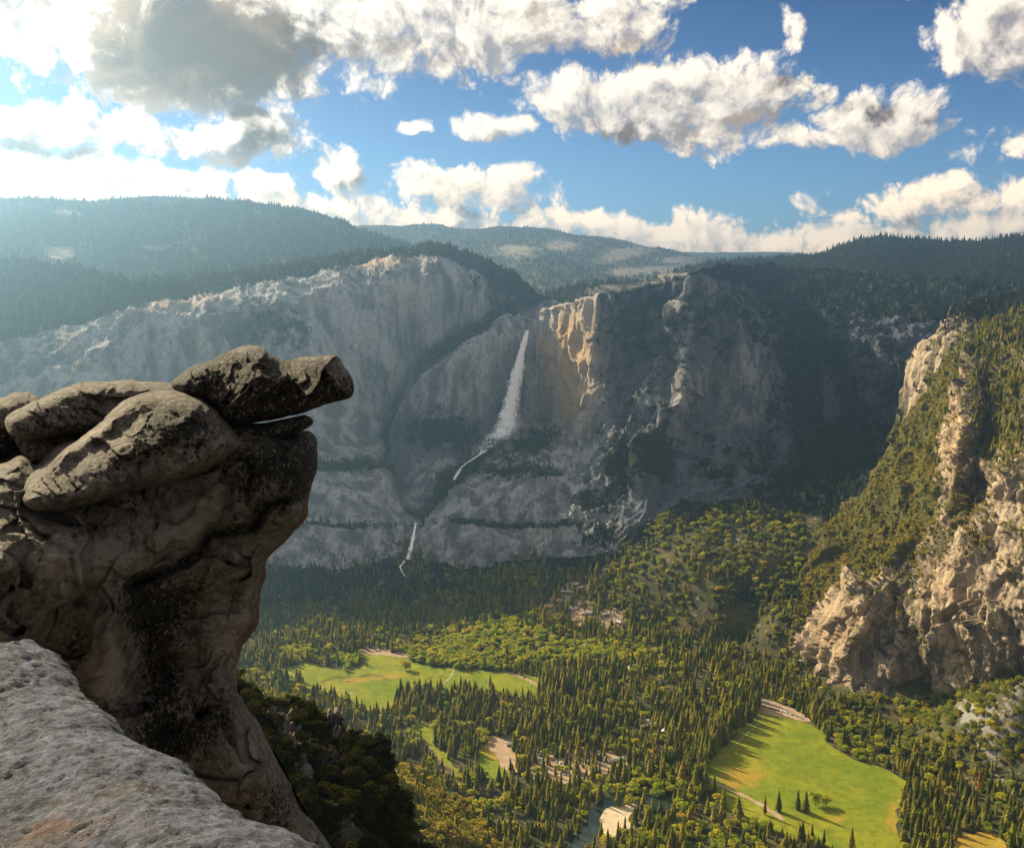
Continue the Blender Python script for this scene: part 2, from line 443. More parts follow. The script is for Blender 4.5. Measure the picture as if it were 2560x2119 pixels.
# far hills
def disp_hill(amp, s, seed):
    def f(px, py, p):
        q = p / s
        return fbm(q * np.array([1, 1, 1.0]), 6, seed) * amp
    return f
hill_top = [(500, 560), (860, 568), (920, 565), (1080, 566), (1200, 573), (1300, 575), (1400, 577), (1440, 587), (1560, 601), (1620, 614), (1700, 629), (1780, 640), (1960, 665), (2100, 700)]
sheet('distant_ridge', 1500, 2900, 8, [(1500, 640), (1700, 632), (1780, 634), (1880, 630), (1960, 632), (2100, 636), (2900, 640)], [(1500, 700), (2900, 700)], 14,
      [(1500, 632, 15000), (2900, 632, 15000), (1500, 700, 13000), (2900, 700, 13000)], M_PLAT, disp_hill(30, 900, 3), .75, topjit=2)
sheet('far_hills', 600, 2200, 4, hill_top, [(500, 800), (2200, 800)], 70,
      [(500, 560, 10500), (1080, 566, 10500), (1440, 587, 10300), (1780, 640, 10800), (2200, 700, 11000), (500, 790, 6500), (1300, 790, 6200), (2200, 790, 6500), (900, 640, 8500), (1200, 650, 8300), (1500, 660, 8500), (1350, 700, 7000)],
      M_PLAT, disp_hill(60, 700, 5), .62, vegf=lambda x, y: .66 - .5 * (blob(x, y, 1290, 627, 50, 12) + blob(x, y, 1400, 615, 40, 12) + blob(x, y, 1560, 632, 60, 14, -12) + blob(x, y, 1700, 650, 50, 10) + blob(x, y, 1560, 675, 40, 10) + blob(x, y, 1650, 677, 50, 10)), topjit=3,
      tonef=lambda x, y: .5 * blob(x, y, 1580, 635, 60, 16, -12) + .5 * blob(x, y, 1560, 675, 40, 14))
sheet('west_hill', -500, 1260, 4, [(-500, 500), (0, 502), (200, 507), (350, 503), (500, 505), (600, 507), (680, 515), (760, 530), (840, 555), (900, 575), (960, 592), (1010, 608), (1100, 640), (1260, 720)], [(-500, 900), (1260, 820)], 90,
      [(-500, 500, 7600), (0, 502, 7500), (500, 505, 7400), (800, 545, 7200), (1000, 608, 6900), (1260, 720, 6400), (-500, 700, 5600), (0, 720, 5400), (500, 700, 5500), (900, 680, 5600), (-500, 890, 4500), (300, 890, 4700), (1260, 800, 5200), (300, 600, 6400), (700, 620, 6300)],
      M_PLAT, disp_hill(60, 420, 9), .8, vegf=lambda x, y: .82 - .7 * (blob(x, y, 150, 630, 34, 14) + blob(x, y, 165, 535, 34, 7) + blob(x, y, 480, 625, 16, 4) + blob(x, y, 380, 610, 40, 4)), topjit=3)
sheet('far_knoll', 180, 620, 6, [(180, 520), (260, 500), (370, 491), (480, 497), (620, 520)], [(180, 560), (620, 560)], 8,
      [(180, 500, 8000), (620, 500, 8000), (180, 560, 7800), (620, 560, 7800)], M_PLAT, disp_hill(15, 800, 2), .85, topjit=1)
# plateau behind the falls wall and the dark hill on the right
sheet('north_plateau', 1180, 3000, 4, [(1180, 760), (1300, 742), (1400, 735), (1480, 722), (1560, 705), (1640, 690), (1720, 668), (1800, 655), (1880, 645), (1960, 640), (2050, 632), (2100, 615), (2150, 601), (2200, 596), (2260, 603), (2400, 600), (2450, 603), (2500, 597), (2560, 588), (3000, 560)],
      [(1180, 860), (1500, 800), (2000, 800), (3000, 820)], 70,
      [(1180, 760, 4900), (1400, 735, 5000), (1600, 695, 5300), (1800, 655, 5700), (2000, 640, 6000), (2180, 598, 5900), (2400, 602, 6200), (2560, 588, 5900), (3000, 560, 5800), (1180, 850, 4300), (1500, 800, 4200), (1800, 760, 4500), (2200, 780, 4700), (2560, 800, 4700), (3000, 820, 4600), (2200, 690, 5200), (2450, 695, 5100), (2000, 690, 5200)],
      M_PLAT, disp_hill(36, 350, 21), .7, vegf=lambda x, y: .78 - .75 * (blob(x, y, 1560, 722, 110, 12, -12) + blob(x, y, 1700, 690, 60, 8)), topjit=3)

def ridge_field(px, py, ridges):
    """buttresses: (crest polyline from top to bottom, height in metres, half width left, half width right) in photograph pixels"""
    o = np.zeros(px.shape)
    for line, h_, wl, wr in ridges:
        l = np.asarray(line, float); cx = np.interp(py, l[:, 1], l[:, 0]) + 5 * fbm(np.stack([py / 30, px * 0, px * 0 + h_], -1), 3, int(h_))
        d = px - cx; k = np.where(d < 0, 1 + d / wl, 1 - d / wr)
        fade = np.clip((py - l[0, 1] + 10) / (.35 * (l[-1, 1] - l[0, 1]) + 10), 0, 1) * np.clip((l[-1, 1] + 40 - py) / 60, 0, 1) * (.75 + .5 * fbm(np.stack([py / 22, px / 60, px * 0 + 3], -1), 3, 8))
        o = o + np.clip(k, 0, 1) * h_ * fade - np.exp(-((d + wl * 1.25) / (wl * .7)) ** 2) * h_ * .35 * fade
    return o
D_RIDGES = [([(1745, 684), (1735, 720), (1712, 780), (1698, 830), (1702, 870)], 75, 16, 70), ([(1716, 880), (1703, 960), (1691, 1010), (1672, 1067), (1646, 1112), (1608, 1162), (1586, 1215)], 95, 20, 60),
            ([(1672, 870), (1646, 941), (1623, 979), (1589, 1036), (1570, 1086), (1535, 1150), (1524, 1195)], 60, 18, 40), ([(1490, 745), (1484, 900), (1482, 1000), (1472, 1060), (1455, 1110)], 34, 10, 70),
            ([(1446, 757), (1440, 850), (1452, 940), (1462, 1030)], 20, 9, 22), ([(1408, 764), (1404, 850), (1424, 960), (1440, 1030)], 14, 8, 20), ([(1352, 790), (1350, 850), (1368, 930), (1380, 985)], 30, 9, 30),
            ([(1830, 720), (1826, 830), (1836, 960)], 40, 14, 50), ([(1940, 800), (1920, 950), (1950, 1120)], 34, 16, 60), ([(1560, 760), (1556, 860), (1540, 960)], 22, 12, 40), ([(1640, 730), (1628, 830), (1612, 900)], 26, 12, 40)]
def wall_disp(a_rib, s_rib, a_f, s_f, seed, flute=0.0, ridges=(), gullies=(), fk=1.0):
    def f(px, py, p):
        q = p.copy(); q[..., 2] *= .14
        d = -fbm(q / s_rib, 5, seed, .55, True) * a_rib
        d = d - fbm(p / s_f, 6, seed + 9, .58) * a_f
        w_ = p + 14 * np.stack([vnoise(p / 40, seed + 60), vnoise(p / 40, seed + 61), vnoise(p / 40, seed + 62)], -1)
        w_[..., 2] *= .22
        d = d - ridge_field(px, py, ridges)
        for l_, dep_, w2_ in gullies: d = d + dep_ * np.exp(-(seg_dist(px, py, l_)[0] / w2_) ** 2)
        d = d - fk * (facet(w_, 70, seed + 63) * 16 + facet(w_, 26, seed + 64) * 6) * np.where(py > 1110, .3, 1.0)
        if flute:
            d = d - np.abs(vnoise(q * np.array([1, 1, .25]) / 16.0, seed + 5)) * flute
        return d
    return f
# left wall
C_TOP = [(-500, 610), (0, 640), (200, 668), (330, 705), (450, 695), (560, 692), (700, 666), (860, 642), (960, 628), (1010, 622), (1070, 614), (1100, 616), (1180, 642), (1250, 674), (1310, 710), (1350, 737), (1420, 775)]
C_CTRL = [(-500, 610, 5300), (0, 640, 5100), (200, 668, 4850), (450, 695, 4800), (560, 690, 4800), (700, 664, 4750), (860, 640, 4700), (1000, 622, 4600), (1090, 614, 4550), (1180, 642, 4550), (1250, 674, 4500), (1350, 737, 4450), (1420, 780, 4450),
          (-500, 880, 4200), (0, 830, 4250), (250, 795, 4150), (330, 770, 4080), (420, 763, 4080), (520, 748, 4120), (600, 730, 4180), (700, 702, 4230), (850, 674, 4270), (1000, 645, 4330), (1100, 645, 4330), (1200, 690, 4320), (1300, 752, 4300),
          (0, 1000, 4000), (250, 950, 3880), (330, 850, 3980), (400, 1000, 3850), (600, 850, 4080), (700, 1000, 3920), (850, 800, 4130), (900, 950, 4030), (960, 800, 4180), (1100, 800, 4260), (1150, 760, 4280), (1250, 800, 4330), (1180, 850, 4330), (1080, 890, 4250), (1000, 930, 4150), (1000, 1010, 4080), (900, 1100, 3850), (1040, 1100, 4000), (800, 1130, 3720), (1000, 1150, 3820),
          (700, 1165, 3600), (900, 1160, 3640), (800, 1195, 3430), (960, 1200, 3480), (1050, 1220, 3620), (750, 1300, 3290), (950, 1300, 3320), (1040, 1290, 3400), (750, 1335, 3190), (950, 1325, 3210), (1030, 1330, 3290), (700, 1400, 3080), (850, 1425, 3070), (960, 1400, 3110), (1050, 1400, 3150), (1050, 1500, 2950), (700, 1500, 2900), (-500, 1500, 2900), (-500, 1200, 3400), (300, 1200, 3500), (300, 1420, 3080)]
def C_veg(x, y):
    rim = np.interp(x, [-500, 0, 250, 330, 520, 600, 700, 850, 1000, 1100, 1200, 1300], [900, 860, 800, 770, 748, 730, 702, 674, 645, 645, 690, 752])
    v = .12 + .62 * (y < rim) + .5 * blob(x, y, 690, 820, 110, 60, 20) + .6 * blob(x, y, 1180, 830, 170, 28, -32) + .55 * blob(x, y, 1250, 700, 90, 60)
    v += .75 * blob(x, y, 1040, 1080, 100, 70) + .6 * blob(x, y, 850, 1165, 170, 18) + .55 * blob(x, y, 850, 1318, 180, 10) + .5 * blob(x, y, 150, 760, 260, 50) + .3 * blob(x, y, 950, 690, 90, 30)
    v += .6 * (y > np.interp(x, [600, 850, 960, 1060], [1405, 1428, 1400, 1390]))
    v -= .9 * blob(x, y, 500, 752, 170, 9, -13) + .9 * blob(x, y, 390, 762, 70, 10, -5) + .9 * blob(x, y, 950, 660, 90, 10, -9)
    return v
sheet('left_granite_wall', -500, 1400, 3, C_TOP, [(-500, 1500), (1420, 1500)], 250, C_CTRL, M_WALL, wall_disp(22, 110, 5, 120, 31, 8, (), [([(1330, 762), (1240, 815), (1150, 850), (1090, 885), (1060, 920)], 60, 18), ([(1040, 960), (1000, 1015), (990, 1080), (1010, 1160), (1030, 1240)], 70, 26)], .55), vegf=C_veg, shadef=lambda x, y: .9 * np.exp(-(seg_dist(x, y, [(1330, 762), (1240, 815), (1150, 850), (1090, 885), (1060, 920)])[0] / 20) ** 2) + .8 * blob(x, y, 1030, 1070, 110, 90) + .5 * blob(x, y, 1050, 1250, 50, 90), topjit=4, seed=4,  # the gorge's shadow band and shaded hollow are darkened in the rock colour
      tonef=lambda x, y: .6 * blob(x, y, 430, 762, 120, 12, -10) + .6 * blob(x, y, 950, 662, 90, 12, -9) + .25 * blob(x, y, 1000, 740, 60, 40))
# falls wall
D_TOP = [(950, 1160), (1000, 1022), (1060, 948), (1130, 895), (1170, 864), (1215, 840), (1238, 807), (1270, 794), (1310, 797), (1345, 800), (1365, 775), (1440, 755), (1500, 741), (1600, 724), (1700, 698), (1745, 684), (1800, 668), (1900, 664), (2000, 668), (2100, 680), (2300, 700), (2450, 715), (2600, 720)]
D_CTRL = [(950, 1160, 3950), (1000, 1022, 4000), (1060, 948, 3980), (1130, 895, 3960), (1170, 864, 3980), (1238, 808, 4000), (1310, 797, 4080), (1345, 800, 4080), (1365, 775, 4060), (1400, 764, 3940), (1450, 753, 3800), (1490, 745, 3710), (1540, 735, 3690), (1600, 725, 3680), (1690, 700, 3680), (1745, 684, 3560), (1800, 668, 3640), (1850, 700, 3900), (1900, 664, 4250), (2000, 668, 4400), (2000, 740, 3980), (2100, 680, 4450), (2100, 770, 3900), (2300, 700, 4400), (2300, 780, 3850), (2600, 720, 4300), (2600, 790, 3700),
          (1318, 835, 4040), (1300, 950, 4000), (1275, 1050, 3930), (1275, 850, 3960), (1200, 900, 3900), (1240, 1000, 3860), (1130, 950, 3900), (1100, 1050, 3850), (1180, 1050, 3830), (1020, 1060, 3960),
          (1340, 900, 4060), (1340, 1000, 4020), (1350, 1080, 3960), (1360, 840, 4040), (1378, 900, 3990), (1400, 1000, 3930), (1420, 1075, 3830),
          (1420, 800, 3880), (1450, 850, 3790), (1455, 950, 3760), (1455, 1020, 3730), (1482, 800, 3700), (1482, 900, 3680), (1482, 1000, 3650), (1470, 1070, 3640), (1450, 1120, 3640),
          (1560, 800, 3700), (1560, 920, 3690), (1640, 800, 3700), (1640, 900, 3700), (1690, 770, 3690), (1735, 720, 3560), (1712, 790, 3560), (1700, 840, 3560), (1800, 750, 3600), (1800, 880, 3600), (1750, 830, 3570),
          (1680, 870, 3620), (1712, 880, 3480), (1690, 950, 3440), (1665, 1020, 3400), (1630, 1100, 3330), (1600, 1180, 3240), (1650, 950, 3580), (1600, 1060, 3530), (1560, 1000, 3620), (1545, 1080, 3480), (1530, 1160, 3350), (1570, 1140, 3440), (1500, 1080, 3600),
          (1740, 1000, 3490), (1800, 1000, 3520), (1900, 880, 3640), (2000, 1000, 3560), (2100, 900, 3600), (2200, 850, 3600), (2280, 950, 3480), (2100, 1080, 3400), (1900, 1130, 3350), (1750, 1150, 3270), (2600, 900, 3500),
          (1640, 1290, 3110), (1750, 1290, 3070), (1900, 1300, 3020), (2050, 1310, 2980), (2300, 1310, 2900), (2600, 1310, 2800), (1750, 1400, 2940), (2000, 1400, 2880), (2600, 1500, 2500),
          (1250, 1105, 3760), (1340, 1110, 3700), (1400, 1110, 3670), (1300, 1185, 3480), (1450, 1185, 3430), (1150, 1180, 3600), (1200, 1130, 3700), (1100, 1205, 3520), (1050, 1240, 3500),
          (1150, 1222, 3340), (1300, 1212, 3320), (1500, 1222, 3290), (1150, 1300, 3230), (1300, 1300, 3230), (1500, 1300, 3180), (1060, 1320, 3220), (1200, 1326, 3160), (1350, 1330, 3150), (1500, 1330, 3130),
          (1065, 1400, 3120), (1150, 1425, 3090), (1300, 1410, 3090), (1450, 1400, 3080), (1550, 1390, 3060), (1600, 1345, 3080), (1200, 1500, 2940), (1450, 1500, 2930), (1050, 1500, 2950), (1600, 1500, 2880),
          (1010, 1310, 3330), (1030, 1330, 3270), (1035, 1395, 3160), (1000, 1200, 3700), (980, 1110, 3900)]
GORGE = [(1235, 1105), (1180, 1150), (1130, 1200), (1085, 1250), (1045, 1300), (1010, 1290)]
def D_veg(x, y):
    v = .10 + .26 * (x > 1500) * (y < 1200) + .34 * blob(x, y, 1950, 850, 170, 170) + .35 * blob(x, y, 2100, 1150, 170, 200) + .5 * blob(x, y, 2000, 1250, 300, 90)
    v += .62 * blob(x, y, 1330, 1110, 95, 40, -25) + .55 * blob(x, y, 1300, 1185, 130, 26) + .75 * blob(x, y, 1110, 1080, 100, 55) + .5 * np.exp(-(seg_dist(x, y, GORGE)[0] / 24) ** 2) + .45 * blob(x, y, 1130, 1190, 60, 25, -30)
    v += .65 * blob(x, y, 1330, 1315, 130, 11) + .55 * blob(x, y, 1520, 1350, 90, 40) + .6 * blob(x, y, 1170, 1310, 60, 9) + .6 * blob(x, y, 1480, 1250, 60, 40)
    v += .55 * blob(x, y, 1560, 1180, 50, 60) + .6 * blob(x, y, 1640, 1160, 40, 60) + .25 * blob(x, y, 1600, 800, 120, 90)
    v += .7 * (y > np.interp(x, [600, 1060, 1150, 1300, 1450, 1550, 1600, 1700, 2300], [1410, 1400, 1425, 1405, 1395, 1380, 1320, 1260, 1240]))
    v += .5 * (y < interp(D_TOP, x) + 6) * (x > 1500) + .5 * (y < np.interp(x, [1750, 1850, 2000, 2300, 2600], [690, 715, 760, 810, 830])) * (x > 1750)
    v -= .5 * blob(x, y, 1870, 950, 70, 110, 15) + .35 * blob(x, y, 1850, 1230, 14, 70) + .4 * blob(x, y, 1960, 1130, 16, 60, 20) + .35 * blob(x, y, 2080, 1010, 20, 60) + .3 * blob(x, y, 1890, 1200, 40, 20) + .5 * blob(x, y, 1760, 940, 30, 60)
    return v
sheet('falls_granite_wall', 950, 2600, 2.5, D_TOP, [(950, 1500), (2600, 1500)], 300, D_CTRL, M_WALL, wall_disp(24, 80, 5, 90, 51, 12, D_RIDGES, [(GORGE, 55, 15)]), vegf=D_veg, topjit=3, seed=6, shadef=lambda x, y: (.95 * np.clip((x - 1480) / 60, 0, 1) + .25 * np.clip((x - 1850) / 150, 0, 1)) * (y < 1300) * (1 - .9 * blob(x, y, 1880, 930, 90, 130, 15)) * np.exp(-np.clip(ridge_field(x, y, D_RIDGES[:3]), 0, 60) / 40) + .7 * blob(x, y, 1000, 1090, 60, 70) + .7 * blob(x, y, 1110, 1080, 110, 70) + .9 * np.exp(-(seg_dist(x, y, GORGE)[0] / 26) ** 2) + .7 * blob(x, y, 1245, 1000, 36, 130, 8) * (x < 1300) + .8 * blob(x, y, 1000, 1200, 60, 70),  # wall right of the falls and gorge painted darker for their shade
      tonef=lambda x, y: 1.3 * blob(x, y, 1430, 880, 62, 110, 8) + .7 * blob(x, y, 1450, 1020, 50, 60) + .3 * blob(x, y, 1710, 990, 20, 60))
# right mountain
sheet('rear_spur', 2210, 3000, 3, [(2210, 1200), (2240, 1060), (2262, 985), (2285, 918), (2300, 893), (2340, 848), (2362, 808), (2382, 780), (2420, 765), (2470, 752), (2560, 738), (3000, 690)], [(2210, 1260), (2400, 1200), (3000, 1000)], 120,
      [(2210, 1200, 3150), (2262, 985, 3150), (2300, 893, 3130), (2382, 780, 3200), (2470, 752, 3300), (2560, 738, 3350), (3000, 690, 3400), (2290, 1000, 3020), (2350, 900, 2980), (2420, 820, 3000), (2560, 790, 3050), (3000, 780, 3000), (2400, 950, 2930), (2300, 1150, 2950), (2700, 950, 2900)],
      M_WALLR, wall_disp(22, 90, 12, 70, 61, 6), vegf=lambda x, y: .5 - .5 * blob(x, y, 2330, 950, 50, 60) + .3 * (y < 790), seed=8)
E_TOP = [(1900, 1480), (1960, 1440), (2000, 1385), (2040, 1325), (2080, 1302), (2150, 1243), (2180, 1203), (2240, 1093), (2300, 1003), (2370, 908), (2420, 852), (2450, 822), (2520, 792), (2600, 752), (3000, 640)]
E_BOT = [(1900, 1560), (1960, 1640), (2010, 1700), (2050, 1770), (2100, 1790), (2300, 1800), (2400, 1760), (2450, 1740), (2560, 1720), (3000, 1700)]
E_CTRL = [(1900, 1480, 2980), (1960, 1440, 2960), (2040, 1325, 2990), (2100, 1290, 2990), (2180, 1203, 3000), (2240, 1093, 3020), (2300, 1003, 2990), (2370, 908, 2960), (2450, 822, 2980), (2520, 792, 3040), (2600, 752, 3080), (3000, 640, 3200),
          (2060, 1380, 2800), (2000, 1450, 2800), (2100, 1340, 2830), (2200, 1250, 2760), (2160, 1330, 2760), (2130, 1400, 2780), (2050, 1500, 2620), (2010, 1560, 2600),
          (2280, 1100, 2830), (2300, 1200, 2650), (2240, 1300, 2640), (2180, 1400, 2560), (2140, 1470, 2480), (2340, 1000, 2800), (2400, 900, 2800), (2430, 900, 2640), (2420, 1000, 2560), (2400, 1100, 2500), (2385, 1200, 2450), (2395, 1270, 2420), (2340, 1150, 2660),
          (2470, 960, 2620), (2470, 1100, 2580), (2455, 1200, 2560), (2440, 1270, 2530), (2510, 880, 2680), (2560, 1000, 2480), (2560, 880, 2600), (2555, 1140, 2330), (2500, 1220, 2300), (2450, 1310, 2290), (2400, 1390, 2280),
          (2005, 1655, -975), (2050, 1560, -860), (2080, 1700, -965), (2110, 1640, -880), (2140, 1560, -790), (2170, 1500, -745), (2130, 1740, -975), (2160, 1650, -905), (2220, 1600, 2440), (2250, 1500, 2450), (2280, 1440, 2440),
          (2220, 1740, -965), (2300, 1740, -955), (2230, 1660, -860), (2260, 1640, 2420), (2300, 1680, -890), (2340, 1600, 2320), (2330, 1520, 2330), (2400, 1560, 2290), (2420, 1640, 2280), (2450, 1690, 2270), (2380, 1740, -915),
          (2440, 1480, 2220), (2480, 1560, 2190), (2560, 1640, 2140), (2560, 1500, 2110), (2560, 1380, 2150), (2480, 1400, 2250), (2560, 1250, 2270), (3000, 1640, 1900), (3000, 1200, -400), (3000, 900, -100), (2560, 1760, -880), (2300, 1800, -1000), (2050, 1770, -1000), (1950, 1660, -1000)]
def E_veg(x, y):
    v = .42 + .32 * blob(x, y, 2250, 1290, 110, 110, -40) + .35 * blob(x, y, 2500, 1000, 90, 130) + .2 * (y < 860)
    v += .5 * inside(x, y, [(1880, 1470), (2040, 1300), (2240, 1090), (2370, 890), (2420, 850), (2400, 960), (2350, 1080), (2350, 1250), (2240, 1420), (2120, 1440), (2060, 1500), (2000, 1620), (1900, 1620)])
    v -= .28 * blob(x, y, 2400, 1080, 26, 150, 8) + .42 * blob(x, y, 2090, 1600, 110, 130, 20) + .4 * blob(x, y, 2400, 1500, 90, 80) + .5 * blob(x, y, 2220, 1690, 150, 60) + .4 * blob(x, y, 2500, 1560, 120, 120) + .35 * blob(x, y, 2520, 1260, 60, 70, -35)
    v -= .4 * blob(x, y, 2060, 1370, 25, 25)
    return v
E_RIDGES = [([(2430, 850), (2405, 950), (2382, 1100), (2386, 1250)], 32, 26, 34), ([(2575, 1120), (2500, 1220), (2450, 1310), (2395, 1395)], 40, 26, 40), ([(2150, 1460), (2152, 1560), (2134, 1740)], 26, 30, 16), ([(2280, 1480), (2244, 1580), (2228, 1690)], 24, 16, 20),
            ([(2375, 1430), (2342, 1540), (2334, 1650)], 26, 20, 24), ([(2300, 1010), (2235, 1180), (2140, 1340)], 24, 24, 24), ([(2350, 1000), (2330, 1180), (2240, 1380)], 26, 24, 26), ([(2500, 900), (2480, 1000), (2470, 1120)], 24, 18, 24), ([(2470, 1420), (2450, 1540), (2440, 1640)], 24, 18, 26)]
def E_disp(px, py, p):
    q = p.copy(); q[..., 2] *= .3
    d = -fbm(q / 120, 6, 71, .6, True) * 46 - fbm(p / 60, 6, 73, .62) * 20
    w_ = p + 12 * np.stack([vnoise(p / 34, 76), vnoise(p / 34, 77), vnoise(p / 34, 78)], -1); w_[..., 2] *= .6
    d = d - 1.5 * ridge_field(px, py, E_RIDGES)
    return d * .34 - facet(w_, 80, 79) * 30 - facet(w_, 30, 86) * 13 - facet(w_, 12, 87) * 5
sheet('right_granite_spur', 1900, 3000, 2.5, E_TOP, E_BOT, 300, E_CTRL, M_WALLR, E_disp, vegf=E_veg, seed=9,
      tonef=lambda x, y: .5 * blob(x, y, 2080, 1600, 90, 120) + .4 * blob(x, y, 2390, 1100, 30, 180) + .4 * blob(x, y, 2370, 1480, 60, 60))

# ------------------------------------------------------------------ valley floor
ZF = -980.0
gc = []
for a, b_ in [(620, 1580), (900, 1570), (1200, 1570), (1500, 1580), (1750, 1600), (1950, 1660), (620, 1750), (900, 1750), (1200, 1750), (1500, 1750), (1800, 1750), (2050, 1790), (2250, 1830), (1100, 1950), (1400, 1950), (1700, 1950), (2000, 1950), (2250, 2000), (2450, 2119), (1300, 2119), (1700, 2200), (2100, 2200), (2500, 2260), (900, 2100), (600, 2000), (0, 1600), (0, 1900), (-400, 1700), (1350, 1540), (1000, 1530), (1650, 1570), (1850, 1600), (2400, 1950)]:
    q = P(a, b_, ZF); gc.append((q[0], q[1], ZF))
for a, b_, r in [(-400, 1450, 3300), (300, 1420, 3100), (650, 1405, 3080), (850, 1428, 3065), (1000, 1400, 3100), (1150, 1428, 3080), (1300, 1410, 3080), (1450, 1400, 3070), (1550, 1390, 3050), (1620, 1345, 3060), (1660, 1290, 3070), (1750, 1290, 3060), (1900, 1300, 3010), (2040, 1330, 2930),
                 (1600, 1450, 2900), (1750, 1400, 2860), (1900, 1400, 2830), (1980, 1450, 2780), (1800, 1500, 2740), (1950, 1540, 2650),
                 (2560, 1700, -785), (2450, 1720, -850), (2350, 1770, -935), (2560, 1850, -885), (2560, 2000, -955), (2800, 1800, -860), (3000, 1700, -780), (3000, 2000, -900)]:
    q = P(a, b_, r); gc.append(tuple(q))
gc = np.array(gc); gz = rbf(gc[:, :2], gc[:, 2])
def ground_z(x, y):
    z = gz(x, y)
    z = np.maximum(z, ZF) ; z = ZF + np.maximum(z - ZF - 3, 0)
    return z + np.clip((z - ZF) / 25, 0, 1) * fbm(np.stack([x, y, 0 * x], -1) / 130, 4, 81) * 16
az = np.linspace(math.radians(-48), math.radians(48), 520); rg = np.linspace(900, 3270, 340)
A, R = np.meshgrid(az, rg)
gx, gy = np.sin(A) * R, np.cos(A) * R
gp = np.stack([gx, gy, ground_z(gx, gy)], -1)
idx = np.arange(gx.size).reshape(gx.shape)
ff = np.stack([idx[:-1, :-1], idx[:-1, 1:], idx[1:, 1:], idx[1:, :-1]], -1).reshape(-1, 4)
gpx, gpy = px_of(gp)
rock = .9 * blob(gpx, gpy, 2480, 1830, 60, 90, -20) + .8 * blob(gpx, gpy, 2570, 1750, 50, 60) + .8 * blob(gpx, gpy, 2420, 1780, 40, 25) + .9 * blob(gpx, gpy, 1490, 1440, 20, 50, 35) + .5 * blob(gpx, gpy, 1800, 1330, 60, 40)
mesh_np('ground', gp, ff, [M_FLOOR], {'rock': rock})['kind'] = 'structure'
# everything outside the modelled valley: one sheet of land to the horizon
big = 30000
bx, by = np.meshgrid(np.linspace(-big, big, 61), np.linspace(-9000, 40000, 51))
bp = np.stack([bx, by, bx * 0 - 1010.0], -1); idx = np.arange(bx.size).reshape(bx.shape)
mesh_np('land', bp, np.stack([idx[:-1, :-1], idx[:-1, 1:], idx[1:, 1:], idx[1:, :-1]], -1).reshape(-1, 4), [M_FLOOR], {'rock': bx * 0})['kind'] = 'structure'

def smooth_poly(pts, closed=True, n=6, jit=0.0, seed=1):
    pts = [np.array(p, float) for p in pts]; L = len(pts); out = []
    for i in range(L if closed else L - 1):
        p0, p1, p2, p3 = (pts[(i - 1) % L], pts[i], pts[(i + 1) % L], pts[(i + 2) % L]) if closed else (pts[max(i - 1, 0)], pts[i], pts[i + 1], pts[min(i + 2, L - 1)])
        for k in range(n):
            t_ = k / n
            out.append(.5 * (2 * p1 + (p2 - p0) * t_ + (2 * p0 - 5 * p1 + 4 * p2 - p3) * t_ ** 2 + (3 * p1 - p0 - 3 * p2 + p3) * t_ ** 3))
    if not closed: out.append(pts[-1])
    out = np.array(out)
    if jit:
        q = np.c_[out, np.zeros(len(out))]
        out = out + np.stack([fbm(q / 22, 4, seed), fbm(q / 22, 4, seed + 40)], -1) * jit
    return out
def px_poly(pts, z=ZF): return np.array([P(a, b_, z)[:2] for a, b_ in pts])
def patch(name, px_pts, mat, dz, kind='structure', jit=22.0, dry=None, ditch=None, step=9.0, smooth=True):
    """a flat irregular area of ground: meadow, water, bare dirt"""
    poly = px_poly(px_pts)
    if smooth: poly = smooth_poly(poly, True, 8, jit, len(name))
    x0, y0 = poly.min(0); x1, y1 = poly.max(0)
    X_, Y_ = np.meshgrid(np.arange(x0 - step, x1 + 2 * step, step), np.arange(y0 - step, y1 + 2 * step, step))
    ins = inside(X_, Y_, poly); d, nx, ny = seg_dist(X_, Y_, [tuple(p) for p in poly], True)
    keep = ins[:-1, :-1] | ins[1:, :-1] | ins[:-1, 1:] | ins[1:, 1:]
    X_ = np.where(ins, X_, nx); Y_ = np.where(ins, Y_, ny)
    idx = np.arange(X_.size).reshape(X_.shape)
    f = np.stack([idx[:-1, :-1], idx[:-1, 1:], idx[1:, 1:], idx[1:, :-1]], -1)[keep]
    used = np.unique(f); remap = np.zeros(X_.size, int); remap[used] = np.arange(len(used))
    p = np.stack([X_, Y_, ground_z(X_, Y_) + dz], -1).reshape(-1, 3)[used]
    ax, ay = px_of(p)
    o = mesh_np(name, p, remap[f], [mat], {'dry': dry(ax, ay) if dry else 0 * ax, 'ditch': ditch(ax, ay) if ditch else 0 * ax})
    if kind: o['kind'] = kind
    return o
def strip(name, px_pts, width, mat, dz):
    c = smooth_poly(px_poly(px_pts), False, 8); t_ = np.gradient(c, axis=0); n = np.stack([-t_[:, 1], t_[:, 0]], -1); n /= np.linalg.norm(n, axis=1, keepdims=True)
    w = width * (.5 + .08 * RNG.standard_normal(len(c)))[:, None]
    a, b_ = c + n * w, c - n * w
    v = np.concatenate([np.c_[a, ground_z(a[:, 0], a[:, 1]) + dz], np.c_[b_, ground_z(b_[:, 0], b_[:, 1]) + dz]])
    k = len(c); f = np.array([[i, i + 1, k + i + 1, k + i] for i in range(k - 1)])
    o = mesh_np(name, v, f, [mat]); o['kind'] = 'structure'; return o
M1 = [(700, 1672), (751, 1661), (777, 1656), (809, 1666), (843, 1676), (871, 1677), (880, 1668), (906, 1664), (900, 1640), (897, 1627), (957, 1630), (1009, 1634), (1020, 1646), (1051, 1659), (1091, 1668), (1129, 1670), (1200, 1676), (1260, 1680), (1330, 1692), (1356, 1704), (1340, 1748), (1240, 1730), (1170, 1722), (1110, 1728), (1060, 1716), (1010, 1722), (990, 1760), (950, 1778), (885, 1768), (860, 1742), (800, 1728), (720, 1706)]
